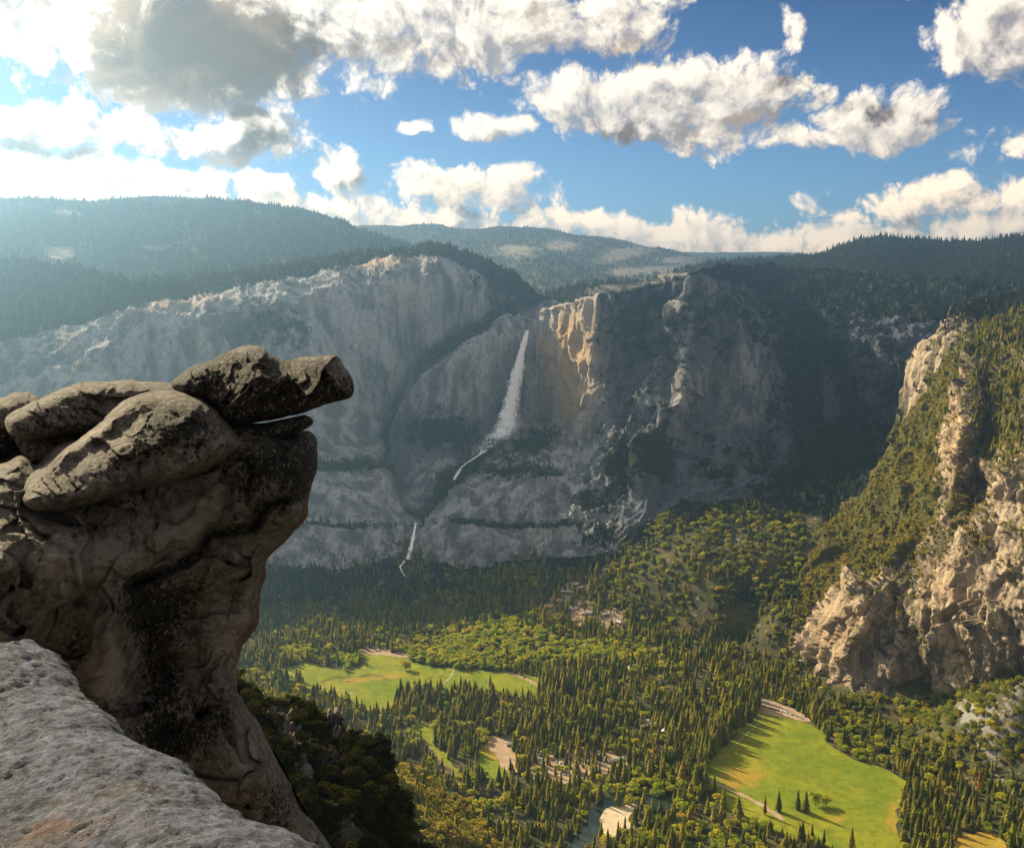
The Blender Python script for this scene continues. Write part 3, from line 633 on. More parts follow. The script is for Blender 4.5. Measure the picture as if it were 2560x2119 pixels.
M2 = [(1905, 1772), (1961, 1778), (2020, 1804), (2057, 1825), (2066, 1857), (2098, 1875), (2126, 1894), (2194, 1912), (2254, 1944), (2272, 1962), (2250, 1985), (2252, 2086), (2255, 2150), (2180, 2195), (2095, 2175), (2070, 2110), (1960, 2090), (1870, 2052), (1795, 2005), (1765, 1960), (1770, 1905), (1830, 1840), (1880, 1795)]
M3 = [(1030, 1812), (1060, 1806), (1085, 1830), (1085, 1860), (1112, 1880), (1125, 1905), (1145, 1935), (1128, 1936), (1064, 1875), (1056, 1853), (1036, 1838)]
M4 = [(1195, 1866), (1235, 1862), (1270, 1900), (1272, 1935), (1235, 1955), (1200, 1925)]
D4 = [(1227, 1838), (1277, 1858), (1292, 1900), (1290, 1930), (1262, 1925), (1238, 1885), (1215, 1862)]
M5 = [(1323, 1868), (1400, 1862), (1467, 1872), (1560, 1883), (1565, 1915), (1505, 1935), (1433, 1955), (1360, 1962), (1330, 1935)]
SAND = [(1498, 2046), (1510, 2028), (1530, 2016), (1560, 2014), (1588, 2008), (1606, 2016), (1580, 2034), (1572, 2052), (1584, 2074), (1556, 2080), (1530, 2094), (1508, 2080), (1504, 2062)]
RIV = [(1700, 2015), (1640, 1992), (1570, 1986), (1510, 1996), (1478, 2022), (1465, 2055), (1440, 2085), (1405, 2119), (1370, 2180), (1440, 2185), (1480, 2110), (1505, 2060), (1512, 2030), (1550, 2008), (1610, 2008), (1680, 2035)]
V1 = [(1358, 1530), (1400, 1508), (1425, 1500), (1480, 1510), (1480, 1550), (1440, 1566), (1380, 1560)]
V2 = [(1500, 1546), (1535, 1543), (1558, 1556), (1552, 1580), (1512, 1580)]
M7 = [(2380, 2110), (2423, 2082), (2491, 2084), (2520, 2119), (2500, 2200), (2380, 2200)]
DR = [(1880, 1745), (1930, 1752), (2000, 1780), (2024, 1804), (1960, 1792), (1900, 1778)]
O1 = [(1098, 1578), (1130, 1566), (1165, 1575), (1160, 1592), (1110, 1592)]
P1 = [(893, 1622), (950, 1620), (1010, 1628), (1030, 1640), (1010, 1644), (957, 1638), (900, 1634)]
patch('meadow', M1, M_MEADOW, .35, dry=lambda x, y: .75 * blob(x, y, 890, 1700, 60, 8) + .6 * blob(x, y, 980, 1690, 60, 10) + .4 * blob(x, y, 960, 1655, 60, 6),
      ditch=lambda x, y: sum(np.exp(-(seg_dist(x, y, l)[0] / w_) ** 2) for l, w_ in [([(800, 1706), (830, 1694), (880, 1690)], 2.2), ([(900, 1690), (925, 1686), (955, 1690), (968, 1698)], 2.4), ([(850, 1700), (885, 1705)], 1.4), ([(1070, 1693), (1110, 1688)], 1.2)]))
patch('meadow', M2, M_MEADOW, .35, dry=lambda x, y: .95 * blob(x, y, 1850, 1945, 60, 45) + .8 * blob(x, y, 2235, 2040, 22, 70) + .5 * blob(x, y, 2090, 2050, 45, 18))
patch('meadow', M3, M_MEADOW, .35); patch('meadow', M4, M_MEADOW, .35, dry=lambda x, y: .8 * blob(x, y, 1230, 1890, 25, 20)); patch('meadow', M7, M_MEADOW, .35, dry=lambda x, y: .9 + 0 * x)
for n_, q_ in (('dirt_clearing', D4), ('parking_ground', M5), ('village_ground', V1), ('village_ground', V2), ('road_shoulder', DR), ('bare_hillside', O1), ('parking_ground', P1)):
    patch(n_, q_, M_DIRT, .55, jit=5)
patch('river', RIV, M_WATER, .25, jit=4, step=5); patch('sand_bank', SAND, M_SAND, .45, jit=4, step=5)
strip('stream_bed', [(1010, 1826), (1035, 1838), (1055, 1862), (1085, 1895), (1120, 1930), (1140, 1960)], 26, M_BED, .6)
strip('road', [(1225, 1668), (1290, 1686), (1335, 1708), (1368, 1735), (1380, 1765)], 12, M_DIRT, .7)
strip('road', [(1870, 1742), (1930, 1760), (2010, 1798)], 9, M_ROAD, .8); strip('road', [(1770, 1950), (1830, 1975), (1900, 2010), (1960, 2050)], 10, M_DIRT, .8)
strip('path', [(690, 1697), (722, 1683), (750, 1669)], 4, M_PATH, .7); strip('path', [(828, 1723), (860, 1727), (887, 1737)], 4, M_PATH, .7); strip('path', [(1136, 1672), (1124, 1695), (1098, 1712)], 4, M_PATH, .7)
strip('path', [(1912, 1776), (1905, 1800), (1860, 1840), (1820, 1880), (1795, 1900)], 2.4, M_PATH, .7)

# ------------------------------------------------------------------ near slopes below the viewpoint
H_TOP = [(300, 1610), (500, 1640), (560, 1660), (600, 1690), (650, 1725), (700, 1755), (770, 1800), (860, 1850), (950, 1890), (1000, 1908), (1060, 1926), (1150, 1995), (1220, 2070), (1270, 2119), (1400, 2260)]
sheet('lower_slope', 300, 1400, 6, H_TOP, [(300, 2400), (1400, 2500)], 110,
      [(300, 1610, 1750), (560, 1660, 1650), (700, 1750, 1500), (860, 1850, 1350), (1000, 1908, 1300), (1060, 1926, 1290), (1150, 1995, 1250), (1270, 2119, 1180), (1400, 2260, 1150), (300, 2400, 800), (800, 2400, 800), (1400, 2500, 850), (700, 2000, 1050), (1000, 2000, 1120), (1100, 2100, 1050)],
      M_PLAT, lambda px, py, p: fbm(p / 90, 5, 91) * 30, .85, topjit=3, back=((30, -10), (120, -90), (400, -500)))
G_TOP = [(480, 1660), (560, 1712), (620, 1752), (660, 1768), (700, 1762), (760, 1778), (800, 1806), (850, 1834), (880, 1842), (930, 1872), (965, 1905), (1000, 1962), (1022, 2022), (1046, 2084), (1056, 2140), (1062, 2300)]
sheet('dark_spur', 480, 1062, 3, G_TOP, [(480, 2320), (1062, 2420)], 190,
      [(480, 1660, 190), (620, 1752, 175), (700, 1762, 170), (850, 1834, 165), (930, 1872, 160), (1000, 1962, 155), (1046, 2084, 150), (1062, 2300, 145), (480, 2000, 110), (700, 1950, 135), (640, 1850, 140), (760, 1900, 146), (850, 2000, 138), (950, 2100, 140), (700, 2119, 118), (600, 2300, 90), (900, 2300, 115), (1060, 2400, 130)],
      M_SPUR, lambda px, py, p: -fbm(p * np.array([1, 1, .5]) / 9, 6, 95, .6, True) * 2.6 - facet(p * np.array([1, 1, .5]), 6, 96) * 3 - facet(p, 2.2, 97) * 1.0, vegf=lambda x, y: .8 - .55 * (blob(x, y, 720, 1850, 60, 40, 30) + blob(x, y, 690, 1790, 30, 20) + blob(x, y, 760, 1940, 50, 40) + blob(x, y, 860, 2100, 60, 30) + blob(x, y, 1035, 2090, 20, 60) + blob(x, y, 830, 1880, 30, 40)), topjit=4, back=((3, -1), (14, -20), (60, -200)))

# ------------------------------------------------------------------ vegetation kinds
def quads_to(verts, faces):
    return np.array(verts, np.float32).reshape(-1, 3), np.array(faces, np.int32)
def conifer_crown(seed, slim=.11, levels=26, per=9, base=.10):
    rs = np.random.default_rng(seed); v, f = [], []
    for k in range(levels):
        t_ = k / (levels - 1); z = base + (1 - base) * t_ ** .92
        rad = slim * (1 - t_) ** .72 * (.75 + .5 * rs.random()) + .006
        if t_ < .12: rad *= .55 + 3.2 * t_
        m = per if t_ < .8 else 5
        for j in range(m):
            a = 2 * PI * (j + rs.random() * .9) / m; rr = rad * (.65 + .6 * rs.random())
            dz = -rr * (.45 + .5 * rs.random()); w = rr * (.34 + .2 * rs.random()) + .004
            c, s_ = math.cos(a), math.sin(a)
            zz = z + rs.normal() * .008
            i = len(v)
            v += [(0, 0, zz + .012), (c * rr * .55 - s_ * w, s_ * rr * .55 + c * w, zz + dz * .45), (c * rr, s_ * rr, zz + dz), (c * rr * .55 + s_ * w, s_ * rr * .55 - c * w, zz + dz * .45)]
            f.append((i, i + 1, i + 2, i + 3))
            i = len(v); w2 = .022
            v += [(c * rr * .1, s_ * rr * .1, zz - .03), (c * rr * .1, s_ * rr * .1, zz + .015), (c * rr * .9, s_ * rr * .9, zz + dz * .7 + .008), (c * rr * .8, s_ * rr * .8, zz + dz - w2)]
            f.append((i, i + 1, i + 2, i + 3))
    return quads_to(v, f)
def trunk_mesh(h, r0, r1, n=6):
    v, f = [], []
    for k, (z, r) in enumerate(((0, r0), (h * .5, (r0 + r1) / 2), (h, r1))):
        for j in range(n): v.append((r * math.cos(2 * PI * j / n), r * math.sin(2 * PI * j / n), z))
    for k in range(2):
        for j in range(n): f.append((k * n + j, k * n + (j + 1) % n, (k + 1) * n + (j + 1) % n, (k + 1) * n + j))
    return quads_to(v, f)
def round_crown(seed, lobes=13, leaves=44, z0=.10, wid=.46, size=.055):
    rs = np.random.default_rng(seed); v, f = [], []
    for k in range(lobes):
        a = 2 * PI * k / lobes + rs.random(); q = rs.random() ** .5 * wid * .62
        c = np.array([math.cos(a) * q, math.sin(a) * q, z0 + (1 - z0) * (.22 + .5 * rs.random() * (1 - q / wid * .5))])
        R_ = wid * (.36 + .22 * rs.random())
        for j in range(leaves):
            d = rs.normal(size=3); d /= np.linalg.norm(d); d[2] = abs(d[2]) * .9 - .25 * rs.random()
            p = c + d * R_ * (.72 + .34 * rs.random()) * np.array([1, 1, .82])
            n = d + rs.normal(size=3) * .55; n /= np.linalg.norm(n)
            u = np.cross(n, rs.normal(size=3)); u /= np.linalg.norm(u) + 1e-9; w = np.cross(n, u); s_ = size * (.6 + .8 * rs.random())
            i = len(v); v += [p + u * s_, p + w * s_ * .8, p - u * s_ * .9, p - w * s_ * .7]; f.append((i, i + 1, i + 2, i + 3))
    return quads_to(v, f)
PROTO = {}
def proto(kind, n, crown_fn, mat, trunk):
    L = []
    for i in range(n):
        cv, cf = crown_fn(i); tv, tf = trunk_mesh(*trunk)
        cm = mesh_np('crown', cv, cf, [mat], smooth=False, link=False).data
        tm = mesh_np('trunk', tv, tf, [M_BARK], link=False).data
        jo = mesh_np(kind + '_pattern', np.concatenate([cv, tv]), np.concatenate([cf, tf + len(cv)]), [mat, M_BARK], smooth=False, link=False, mat_idx=[0] * len(cf) + [1] * len(tf))
        L.append((cm, tm, jo))
    PROTO[kind] = L
proto('conifer', 4, lambda i: conifer_crown(i, (.15, .175, .125, .20)[i]), M_CON, (.5, .014, .007))
proto('fir', 3, lambda i: conifer_crown(30 + i, (.16, .19, .14)[i], 20, 7), M_FIR, (.5, .014, .007))
proto('dead_conifer', 1, lambda i: conifer_crown(20 + i, .1), M_DEAD, (.5, .014, .007))
proto('broadleaf', 3, lambda i: round_crown(40 + i), M_BRO, (.5, .03, .015))
proto('oak', 3, lambda i: round_crown(60 + i, 10, 42, .05, .55, .07), M_OAK, (.4, .035, .02))
proto('scrub', 3, lambda i: round_crown(70 + i, 8, 40, .0, .55, .08), M_SCRUB, (.3, .035, .02))
proto('shrub', 3, lambda i: round_crown(80 + i, 9, 60, .0, .6, .05), M_SHR, (.3, .04, .02))
KIDX, allp = {}, bpy.data.collections.new('tree_patterns')
n_ = 0
for k_, L in PROTO.items():
    KIDX[k_] = (n_, len(L))
    for i, (_, _, jo) in enumerate(L): jo.name = 'p%03d' % n_; allp.objects.link(jo); n_ += 1
def scatter_group():
    g = bpy.data.node_groups.new('scatter', 'GeometryNodeTree')
    g.interface.new_socket('Geometry', in_out='INPUT', socket_type='NodeSocketGeometry'); g.interface.new_socket('Geometry', in_out='OUTPUT', socket_type='NodeSocketGeometry')
    gi, go = g.nodes.new('NodeGroupInput'), g.nodes.new('NodeGroupOutput')
    ip = g.nodes.new('GeometryNodeInstanceOnPoints'); ci = g.nodes.new('GeometryNodeCollectionInfo')
    ci.inputs['Collection'].default_value = allp; ci.inputs['Separate Children'].default_value = True; ci.inputs['Reset Children'].default_value = True
    def na(nm, ty):
        a = g.nodes.new('GeometryNodeInputNamedAttribute'); a.data_type = ty; a.inputs['Name'].default_value = nm; return a.outputs[0]
    g.links.new(gi.outputs[0], ip.inputs['Points']); g.links.new(ci.outputs[0], ip.inputs['Instance']); ip.inputs['Pick Instance'].default_value = True
    g.links.new(na('pick', 'INT'), ip.inputs['Instance Index']); g.links.new(na('rot', 'FLOAT_VECTOR'), ip.inputs['Rotation']); g.links.new(na('scl', 'FLOAT_VECTOR'), ip.inputs['Scale'])
    g.links.new(ip.outputs[0], go.inputs[0]); return g
SG = scatter_group()
def scatter(name, pos, kinds, heights, wide=None):
    n = len(pos)
    if not n: return
    me = bpy.data.meshes.new(name); me.vertices.add(n); me.vertices.foreach_set('co', np.asarray(pos, np.float32).ravel())
    a = me.attributes.new('pick', 'INT', 'POINT'); a.data.foreach_set('value', np.asarray(kinds, np.int32))
    rot = np.c_[RNG.normal(0, .045, n), RNG.normal(0, .045, n), RNG.random(n) * 2 * PI]
    a = me.attributes.new('rot', 'FLOAT_VECTOR', 'POINT'); a.data.foreach_set('vector', rot.astype(np.float32).ravel())
    w = RNG.uniform(.7, 1.4, n) if wide is None else wide
    s_ = np.c_[heights * w, heights * w, heights]
    a = me.attributes.new('scl', 'FLOAT_VECTOR', 'POINT'); a.data.foreach_set('vector', s_.astype(np.float32).ravel())
    o = bpy.data.objects.new(name, me); COL.objects.link(o); o['kind'] = 'stuff'
    m = o.modifiers.new('scatter', 'NODES'); m.node_group = SG
    return o
def pick(kind, n):
    a, k = KIDX[kind]; return a + RNG.integers(0, k, n)
def plant(kind, name, pos, rz, h, w, variant, label, cat, group):
    """one tree as a thing of its own: crown and trunk"""
    cm, tm, _ = PROTO[kind][variant]
    e = empty(name, pos, rz, (h * w, h * w, h))
    for nm, md in (('crown', cm), ('trunk', tm)):
        o = bpy.data.objects.new(nm, md); COL.objects.link(o); o.parent = e
    return tag(e, label, cat, group)

# ------------------------------------------------------------------ trees on the valley floor
NOTREE = [px_poly(q) for q in (M1, M2, M3, M4, D4, M5, SAND, V1, V2, M7, DR, O1, P1)]
RIVP = px_poly(RIV)
def floor_trees():
    N = 76000
    a = RNG.uniform(math.radians(-29), math.radians(31), N * 2); r = np.sqrt(RNG.uniform(1250 ** 2, 3200 ** 2, N * 2))
    x, y = np.sin(a) * r, np.cos(a) * r; z = ground_z(x, y)
    keep = np.ones(len(x), bool)
    for qi, q in enumerate(NOTREE): keep &= ~(inside(x, y, q) & (RNG.random(len(x)) > (.45 if qi in (5, 7, 8, 11, 12) else 0)))
    keep &= ~inside(x, y, RIVP)
    den = .5 + .5 * fbm(np.stack([x, y, 0 * x], -1) / 120, 3, 101)
    den2 = .5 + .5 * fbm(np.stack([x, y, 0 * x], -1) / 45, 3, 103)
    keep &= RNG.random(len(x)) < np.clip((.16 + den * .42) * np.clip(den2 * 3.0 - .6, .32, 1.2), 0, 1)
    x, y, z = x[keep], y[keep], z[keep]
    ax, ay = px_of(np.stack([x, y, z], -1))
    m = (ax > 400) & (ax < 2700) & (ay > 1240) & (ay < 2260)
    x, y, z, ax, ay = x[m], y[m], z[m], ax[m], ay[m]
    # sort out ground hidden behind the right mountain or below walls by simple picture regions
    m = ~((ax > 2010) & (ay < np.interp(ax, [2010, 2080, 2300, 2420, 2560, 2700], [1650, 1745, 1750, 1680, 1665, 1650]) - 4))
    x, y, z, ax, ay = x[m], y[m], z[m], ax[m], ay[m]
    # spacing by a coarse hash grid
    o = RNG.permutation(len(x)); cell = {}; ok = []
    cs = 9.5
    for i in o:
        k = (int(x[i] // cs), int(y[i] // cs))
        if k in cell: continue
        if (x[i] * 7.13 + y[i] * 3.77) % 1 < .22: continue
        cell[k] = 1; ok.append(i)
    i = np.array(ok); x, y, z, ax, ay = x[i], y[i], z[i], ax[i], ay[i]
    bl = 1.1 * blob(ax, ay, 1130, 1650, 120, 36) + .9 * blob(ax, ay, 1220, 1600, 130, 40) + .8 * blob(ax, ay, 740, 1640, 60, 18) + .9 * blob(ax, ay, 870, 1660, 40, 20) + .9 * blob(ax, ay, 1380, 1630, 110, 26) + .8 * blob(ax, ay, 1520, 1640, 120, 26)
    bl += 1.0 * blob(ax, ay, 1620, 1985, 110, 30) + .9 * blob(ax, ay, 1790, 2110, 110, 45) + .9 * blob(ax, ay, 2090, 1875, 40, 24) + .9 * blob(ax, ay, 2160, 1900, 70, 18) + .9 * blob(ax, ay, 1240, 2020, 60, 40) + .6 * blob(ax, ay, 1290, 1600, 90, 40) + .9 * blob(ax, ay, 1600, 2110, 60, 30)
    slope = np.clip((z - ZF - 6) / 40, 0, 1) * (ax > 1250) * (.25 + .75 * (ax > 1500))
    rnd = RNG.random(len(x))
    isb = rnd < np.clip(bl, 0, .93) + .09
    iso = ~isb & (RNG.random(len(x)) < slope * .55 + .85 * (ax > 2060) * (ay < 1900) * (RNG.random(len(x)) < .8))
    isd = ~isb & ~iso & ((RNG.random(len(x)) < .006) | (RNG.random(len(x)) < .5 * (blob(ax, ay, 2060, 2120, 26, 20) + blob(ax, ay, 2345, 2060, 26, 20) + blob(ax, ay, 1910, 2040, 8, 10))))
    kind = np.where(isb, 1, np.where(iso, 2, np.where(isd, 3, 0)))
    hgt = np.where(kind == 1, RNG.uniform(15, 25, len(x)), np.where(kind == 2, RNG.uniform(11, 19, len(x)), RNG.uniform(18, 54, len(x)) * (.72 + .28 * fbm(np.stack([x, y, 0 * x], -1) / 90, 2, 105))))
    hgt = np.where((kind == 0) & (slope > .3), hgt * .75, hgt)
    hgt = np.where((kind == 0) & inside(ax, ay, [(1700, 1960), (1780, 1830), (1860, 1740), (1920, 1760), (1860, 1850), (1780, 2000)]), RNG.uniform(44, 54, len(x)), hgt)
    return np.stack([x, y, z - .5], -1), kind, hgt, ax, ay
TP, TK, THt, TX, TY = floor_trees()
# the lone trees of the meadows
lone = [(2038, 2012, 1, 33, 'round pale green tree standing alone in the right meadow', 1.0), (2066, 2014, 1, 26, 'smaller round tree close beside the lone tree of the right meadow', .95), (1994, 2022, 0, 40, 'tall dark conifer left of the round tree in the right meadow', 1.0), (2014, 2030, 0, 46, 'tallest conifer at the lower edge of the right meadow, left of the round tree', 1.0),
        (1946, 2028, 0, 44, 'slender conifer at the lower left edge of the right meadow', .9), (1912, 2036, 3, 40, 'orange brown dead conifer at the lower left edge of the right meadow', 1.0), (2128, 2118, 0, 42, 'single conifer with a shadow on the lower right meadow', 1.0),
        (1014, 1674, 2, 31, 'dark round tree standing alone in the left meadow', .9), (751, 1703, 0, 34, 'reddish conifer at the left end of the left meadow beside a path', 1.0), (1226, 1722, 0, 38, 'thin dark conifer in the right part of the left meadow', .8), (1082, 1662, 0, 30, 'narrow dark conifer between pale broadleaf trees above the left meadow', 1.1), (1348, 1722, 0, 40, 'conifer beside the road at the right end of the left meadow', .9),
        (1108, 1868, 1, 20, 'yellow green tree beside the green strip by the stream', .8)]
KN = {0: 'conifer', 1: 'broadleaf', 2: 'oak', 3: 'dead_conifer'}
NAME = {'conifer': 'pine_tree', 'broadleaf': 'broadleaf_tree', 'oak': 'oak_tree', 'dead_conifer': 'dead_pine_tree', 'shrub': 'shrub'}
for (a, b_, k, h, lab, w) in lone:
    q = P(a, b_, ZF); plant(KN[k], NAME[KN[k]], tuple(q), random.random() * 6, h, w, 0, lab, 'tree', None)
app = THt / np.hypot(np.linalg.norm(TP[:, :2], axis=1), TP[:, 2])
inframe = (TX > 20) & (TX < 2540) & (TY < 2150) & (TY > 1300)
rock_line = np.interp(TX, [0, 600, 700, 860, 950, 1060, 1150, 1250, 1300], [2119, 1640, 1740, 1850, 1880, 1915, 1990, 2090, 2119])
hid = (TX < 1300) & (TY > rock_line + 20)
solo = np.zeros(len(TP), bool)
def where_label(k, x, y):
    nm = {0: 'dark green conifer', 1: 'light green broadleaf tree', 2: 'olive green oak', 3: 'rust brown dead conifer'}[k]
    if x < 1180 and y < 1960: w = 'in the forest left of the parking ground'
    elif y < 1800: w = 'in the forest between the two meadows'
    elif x < 1480: w = 'in the forest below the parking ground'
    elif x < 1780 and y < 1990: w = 'in the forest left of the right meadow'
    elif x < 1780: w = 'in the forest around the river bend'
    elif x < 2150 and y > 1990: w = 'along the lower edge of the right meadow'
    elif x >= 2150 and y > 1950: w = 'in the forest right of the right meadow'
    elif x > 2040: w = 'on the rocky slope under the right cliff'
    else: w = 'at the upper edge of the right meadow'
    return nm, w
for k, lim in ((0, 285), (1, 180), (2, 200), (3, 30)):
    c = np.where((TK == k) & inframe & ~hid)[0]; c = c[np.argsort(-app[c])][:lim]; solo[c] = True
    for i in c:
        nm_, w = where_label(k, TX[i], TY[i]); kk = KN[k]; wd_ = random.uniform(.82, 1.25)
        hq = np.quantile(THt[c], [.33, .67]); sz = 'short' if THt[i] < hq[0] else 'middling' if THt[i] < hq[1] else 'tall'
        lab = '%s %s %s %s' % (sz, 'slim' if wd_ < .96 else 'full' if wd_ < 1.1 else 'broad', nm_, w) + (', lower side' if TY[i] > 2030 else ', upper side' if TY[i] < 1700 else '')
        plant(kk, NAME[kk], tuple(TP[i]), random.random() * 6.28, float(THt[i]), wd_, random.randrange(len(PROTO[kk])), lab, 'tree', {0: 'conifers ', 1: 'broadleaf trees ', 2: 'oaks ', 3: 'dead conifers '}[k] + w)
rest = ~solo
kk = np.zeros(len(TP), int)
for k in KN:
    m = TK == k; kk[m] = pick(KN[k], m.sum())
scatter('valley_forest', TP[rest], kk[rest], THt[rest])

def on_sheet(name, n, wfun, dz=-.5, jit=1.0):
    """random points on a sheet, area weighted, times a weight"""
    px, py, p, vg = SHEETS[name]
    e1 = p[1:, :-1] - p[:-1, :-1]; e2 = p[:-1, 1:] - p[:-1, :-1]
    area = np.linalg.norm(np.cross(e1, e2), axis=-1); up = slope_of(p)[:-1, :-1]
    w = np.maximum(area * wfun(px[:-1, :-1], py[:-1, :-1], up, vg[:-1, :-1]), 0)
    i = RNG.choice(w.size, n, p=(w / w.sum()).ravel()); r, c = np.unravel_index(i, w.shape)
    a, b_ = RNG.random(n)[:, None], RNG.random(n)[:, None]
    q = p[r, c] + e1[r, c] * a + e2[r, c] * b_; q[:, 2] += dz
    return q, px[r, c], py[r, c]
def fr(x): return (x > -60) * (x < 2620)
def sc_con(name, sh, n, w, h0, h1, oak=0.0):
    q, _, _ = on_sheet(sh, n, w); kd = pick('fir', n); m = RNG.random(n) < oak; kd[m] = pick('shrub', m.sum())
    h = RNG.uniform(h0, h1, n) * np.where(m, .55, 1); scatter(name, q, kd, h)
sc_con('far_hill_forest', 'far_hills', 9000, lambda x, y, u, v: fr(x) * np.clip(v - .3, 0, 1) ** 2 * (y < 740), 18, 34)
sc_con('west_hill_forest', 'west_hill', 14000, lambda x, y, u, v: fr(x) * np.clip(v - .3, 0, 1) ** 2 * (y < 790), 18, 36)
sc_con('knoll_forest', 'far_knoll', 900, lambda x, y, u, v: v, 18, 34)
sc_con('distant_ridge_forest', 'distant_ridge', 1800, lambda x, y, u, v: fr(x) * v, 20, 40)
sc_con('plateau_forest', 'north_plateau', 15000, lambda x, y, u, v: fr(x) * np.clip(v - .15, 0, 1) ** 1.5, 16, 36)
sc_con('left_wall_forest', 'left_granite_wall', 8000, lambda x, y, u, v: fr(x) * np.clip(v - .3, 0, 1) * np.clip(u - .25, 0, 1), 12, 30, .15)
sc_con('falls_wall_forest', 'falls_granite_wall', 6500, lambda x, y, u, v: fr(x) * np.clip(v - .25, 0, 1) * np.clip(u - .15, 0, 1), 9, 26, .45)
sc_con('rear_spur_forest', 'rear_spur', 1800, lambda x, y, u, v: fr(x) * np.clip(v - .1, 0, 1) * np.clip(u - .1, 0, 1) * (1 + 3 * (y < 800)), 8, 26, .4)
def e_w(x, y, u, v): return fr(x) * np.clip(v - .12, 0, 1) * np.clip(u - .12, .02, 1)
q, qx, qy = on_sheet('right_granite_spur', 20000, e_w)
hh = RNG.uniform(4, 10, len(q)); kd = pick('scrub', len(q)); m = (RNG.random(len(q)) < .12) | ((RNG.random(len(q)) < .6) & (qy < 1180) & (qx > 2430)) | ((qy < 900) & (RNG.random(len(q)) < .5)); kd[m] = pick('conifer', m.sum()); hh[m] *= 2.2
scatter('right_spur_scrub', q, kd, hh)
q, qx, qy = on_sheet('lower_slope', 5200, lambda x, y, u, v: (x > 380) * (y < 2180) * (1.0 + 0 * x))
m = (qx > 900); hh = np.where(m, RNG.uniform(8, 15, len(q)), RNG.uniform(18, 34, len(q))); kd = np.where(m, pick('scrub', len(q)), pick('conifer', len(q))); c2 = m & (RNG.random(len(q)) < .08); kd[c2] = pick('conifer', c2.sum()); hh[c2] *= 2
scatter('lower_slope_forest', q, kd, hh)
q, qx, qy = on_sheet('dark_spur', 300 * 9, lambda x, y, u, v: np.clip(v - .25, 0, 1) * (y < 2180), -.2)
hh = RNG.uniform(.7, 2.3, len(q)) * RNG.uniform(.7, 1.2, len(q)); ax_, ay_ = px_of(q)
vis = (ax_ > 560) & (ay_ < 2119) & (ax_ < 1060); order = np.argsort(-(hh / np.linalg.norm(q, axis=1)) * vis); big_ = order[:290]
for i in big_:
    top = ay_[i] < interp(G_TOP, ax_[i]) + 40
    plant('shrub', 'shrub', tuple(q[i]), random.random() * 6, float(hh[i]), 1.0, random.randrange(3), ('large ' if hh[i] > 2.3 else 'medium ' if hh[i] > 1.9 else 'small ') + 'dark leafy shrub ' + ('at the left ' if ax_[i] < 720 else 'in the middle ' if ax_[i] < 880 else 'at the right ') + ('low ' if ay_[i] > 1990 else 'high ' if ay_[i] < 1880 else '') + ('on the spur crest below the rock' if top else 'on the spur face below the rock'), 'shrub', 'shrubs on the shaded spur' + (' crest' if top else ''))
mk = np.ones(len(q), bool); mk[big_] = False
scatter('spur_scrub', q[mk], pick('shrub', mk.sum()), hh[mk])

# ------------------------------------------------------------------ foreground granite
def granite(name, light, dark, ochre, sc_=1.0, lichen=.5, bump_d=.02):
    m, t, b = new_mat(name, .88, .3)
    co = node(t, 'ShaderNodeTexCoord', out=3)
    big_n = noise(t, co, 1.1 * sc_, 5, .6); mid = noise(t, co, 7 * sc_, 6, .65, dist=.3); fine = noise(t, co, 45 * sc_, 5, .75); grain = noise(t, co, 160 * sc_, 3, .8)
    m2 = noise(t, co, 20 * sc_, 6, .7)
    c = mix(t, (mid * .6 + m2 * .4).ss(.40, .60), dark, light)
    c = mix(t, (big_n.ss(.48, .7)) * .6, c, ochre)
    c = mix(t, m2.ss(.54, .62) * .6, c, tuple(x * .3 for x in dark))
    c = mix(t, m2.ss(.46, .40) * .45, c, tuple(min(1, x * 1.7) for x in light))
    c = mix(t, fine.ss(.5, .68) * .55, c, tuple(x * .35 for x in dark))
    c = mix(t, grain.ss(.56, .7) * .35, c, tuple(min(1, x * 1.5) for x in light))
    st = attr(t, 'stain_shade'); c = mix(t, ((st * -1.7) + (m2 - .5) * 1.6 + (mid - .5) * .8 - .1).ss(0, .35) * .7, c, tuple(min(1, x * 1.45) for x in light)); sp = noise(t, vmath(t, 'MULTIPLY', co, (1, 1, .8)), 16 * sc_, 6, .7)  # carries stains, and shadow painted into the colour
    k = (st * 1.5 + (mid - .5) * .9 + (sp - .5) * 3.4 + (m2 - .5) * 1.2 - .62).ss(-.12, .16)
    c = mix(t, k, c, (.016, .015, .014))
    c = mix(t, (attr(t, 'rust') + (mid - .5) * .8 - .3).ss(0, .3) * .7, c, (.20, .085, .03))  # rust patches, and golden edge light painted the same way
    vo = node(t, 'ShaderNodeTexVoronoi', {'Vector': vmath(t, 'ADD', co, vmath(t, 'MULTIPLY', node(t, 'ShaderNodeTexNoise', {'Vector': co, 'Scale': 12.0}, out=1), (.12, .12, .12))), 'Scale': 15.0 * sc_, 'Randomness': 1.0}, out=0)
    lk = ((.24 - vo) * 3 + (fine - .5) * 1.6 + (mid - .5) * 1.2 - .12 + lichen * .2).ss(0, .3) * lichen
    c = mix(t, lk, c, (.30, .27, .17))
    t.links.new(c.k, b.inputs['Base Color'])
    bump(t, b, big_n * 2.0 + mid * 2.2 + m2 * 1.4 + fine * 1.0 + grain * .35, bump_d * 4, 1.0)
    return m
M_GR = granite('dark_granite', (.34, .305, .27), (.07, .06, .052), (.24, .18, .11), 1.0, .9, .03)
M_SLAB = granite('pale_granite', (.175, .205, .30), (.038, .045, .072), (.16, .12, .075), 1.6, .12, .02)

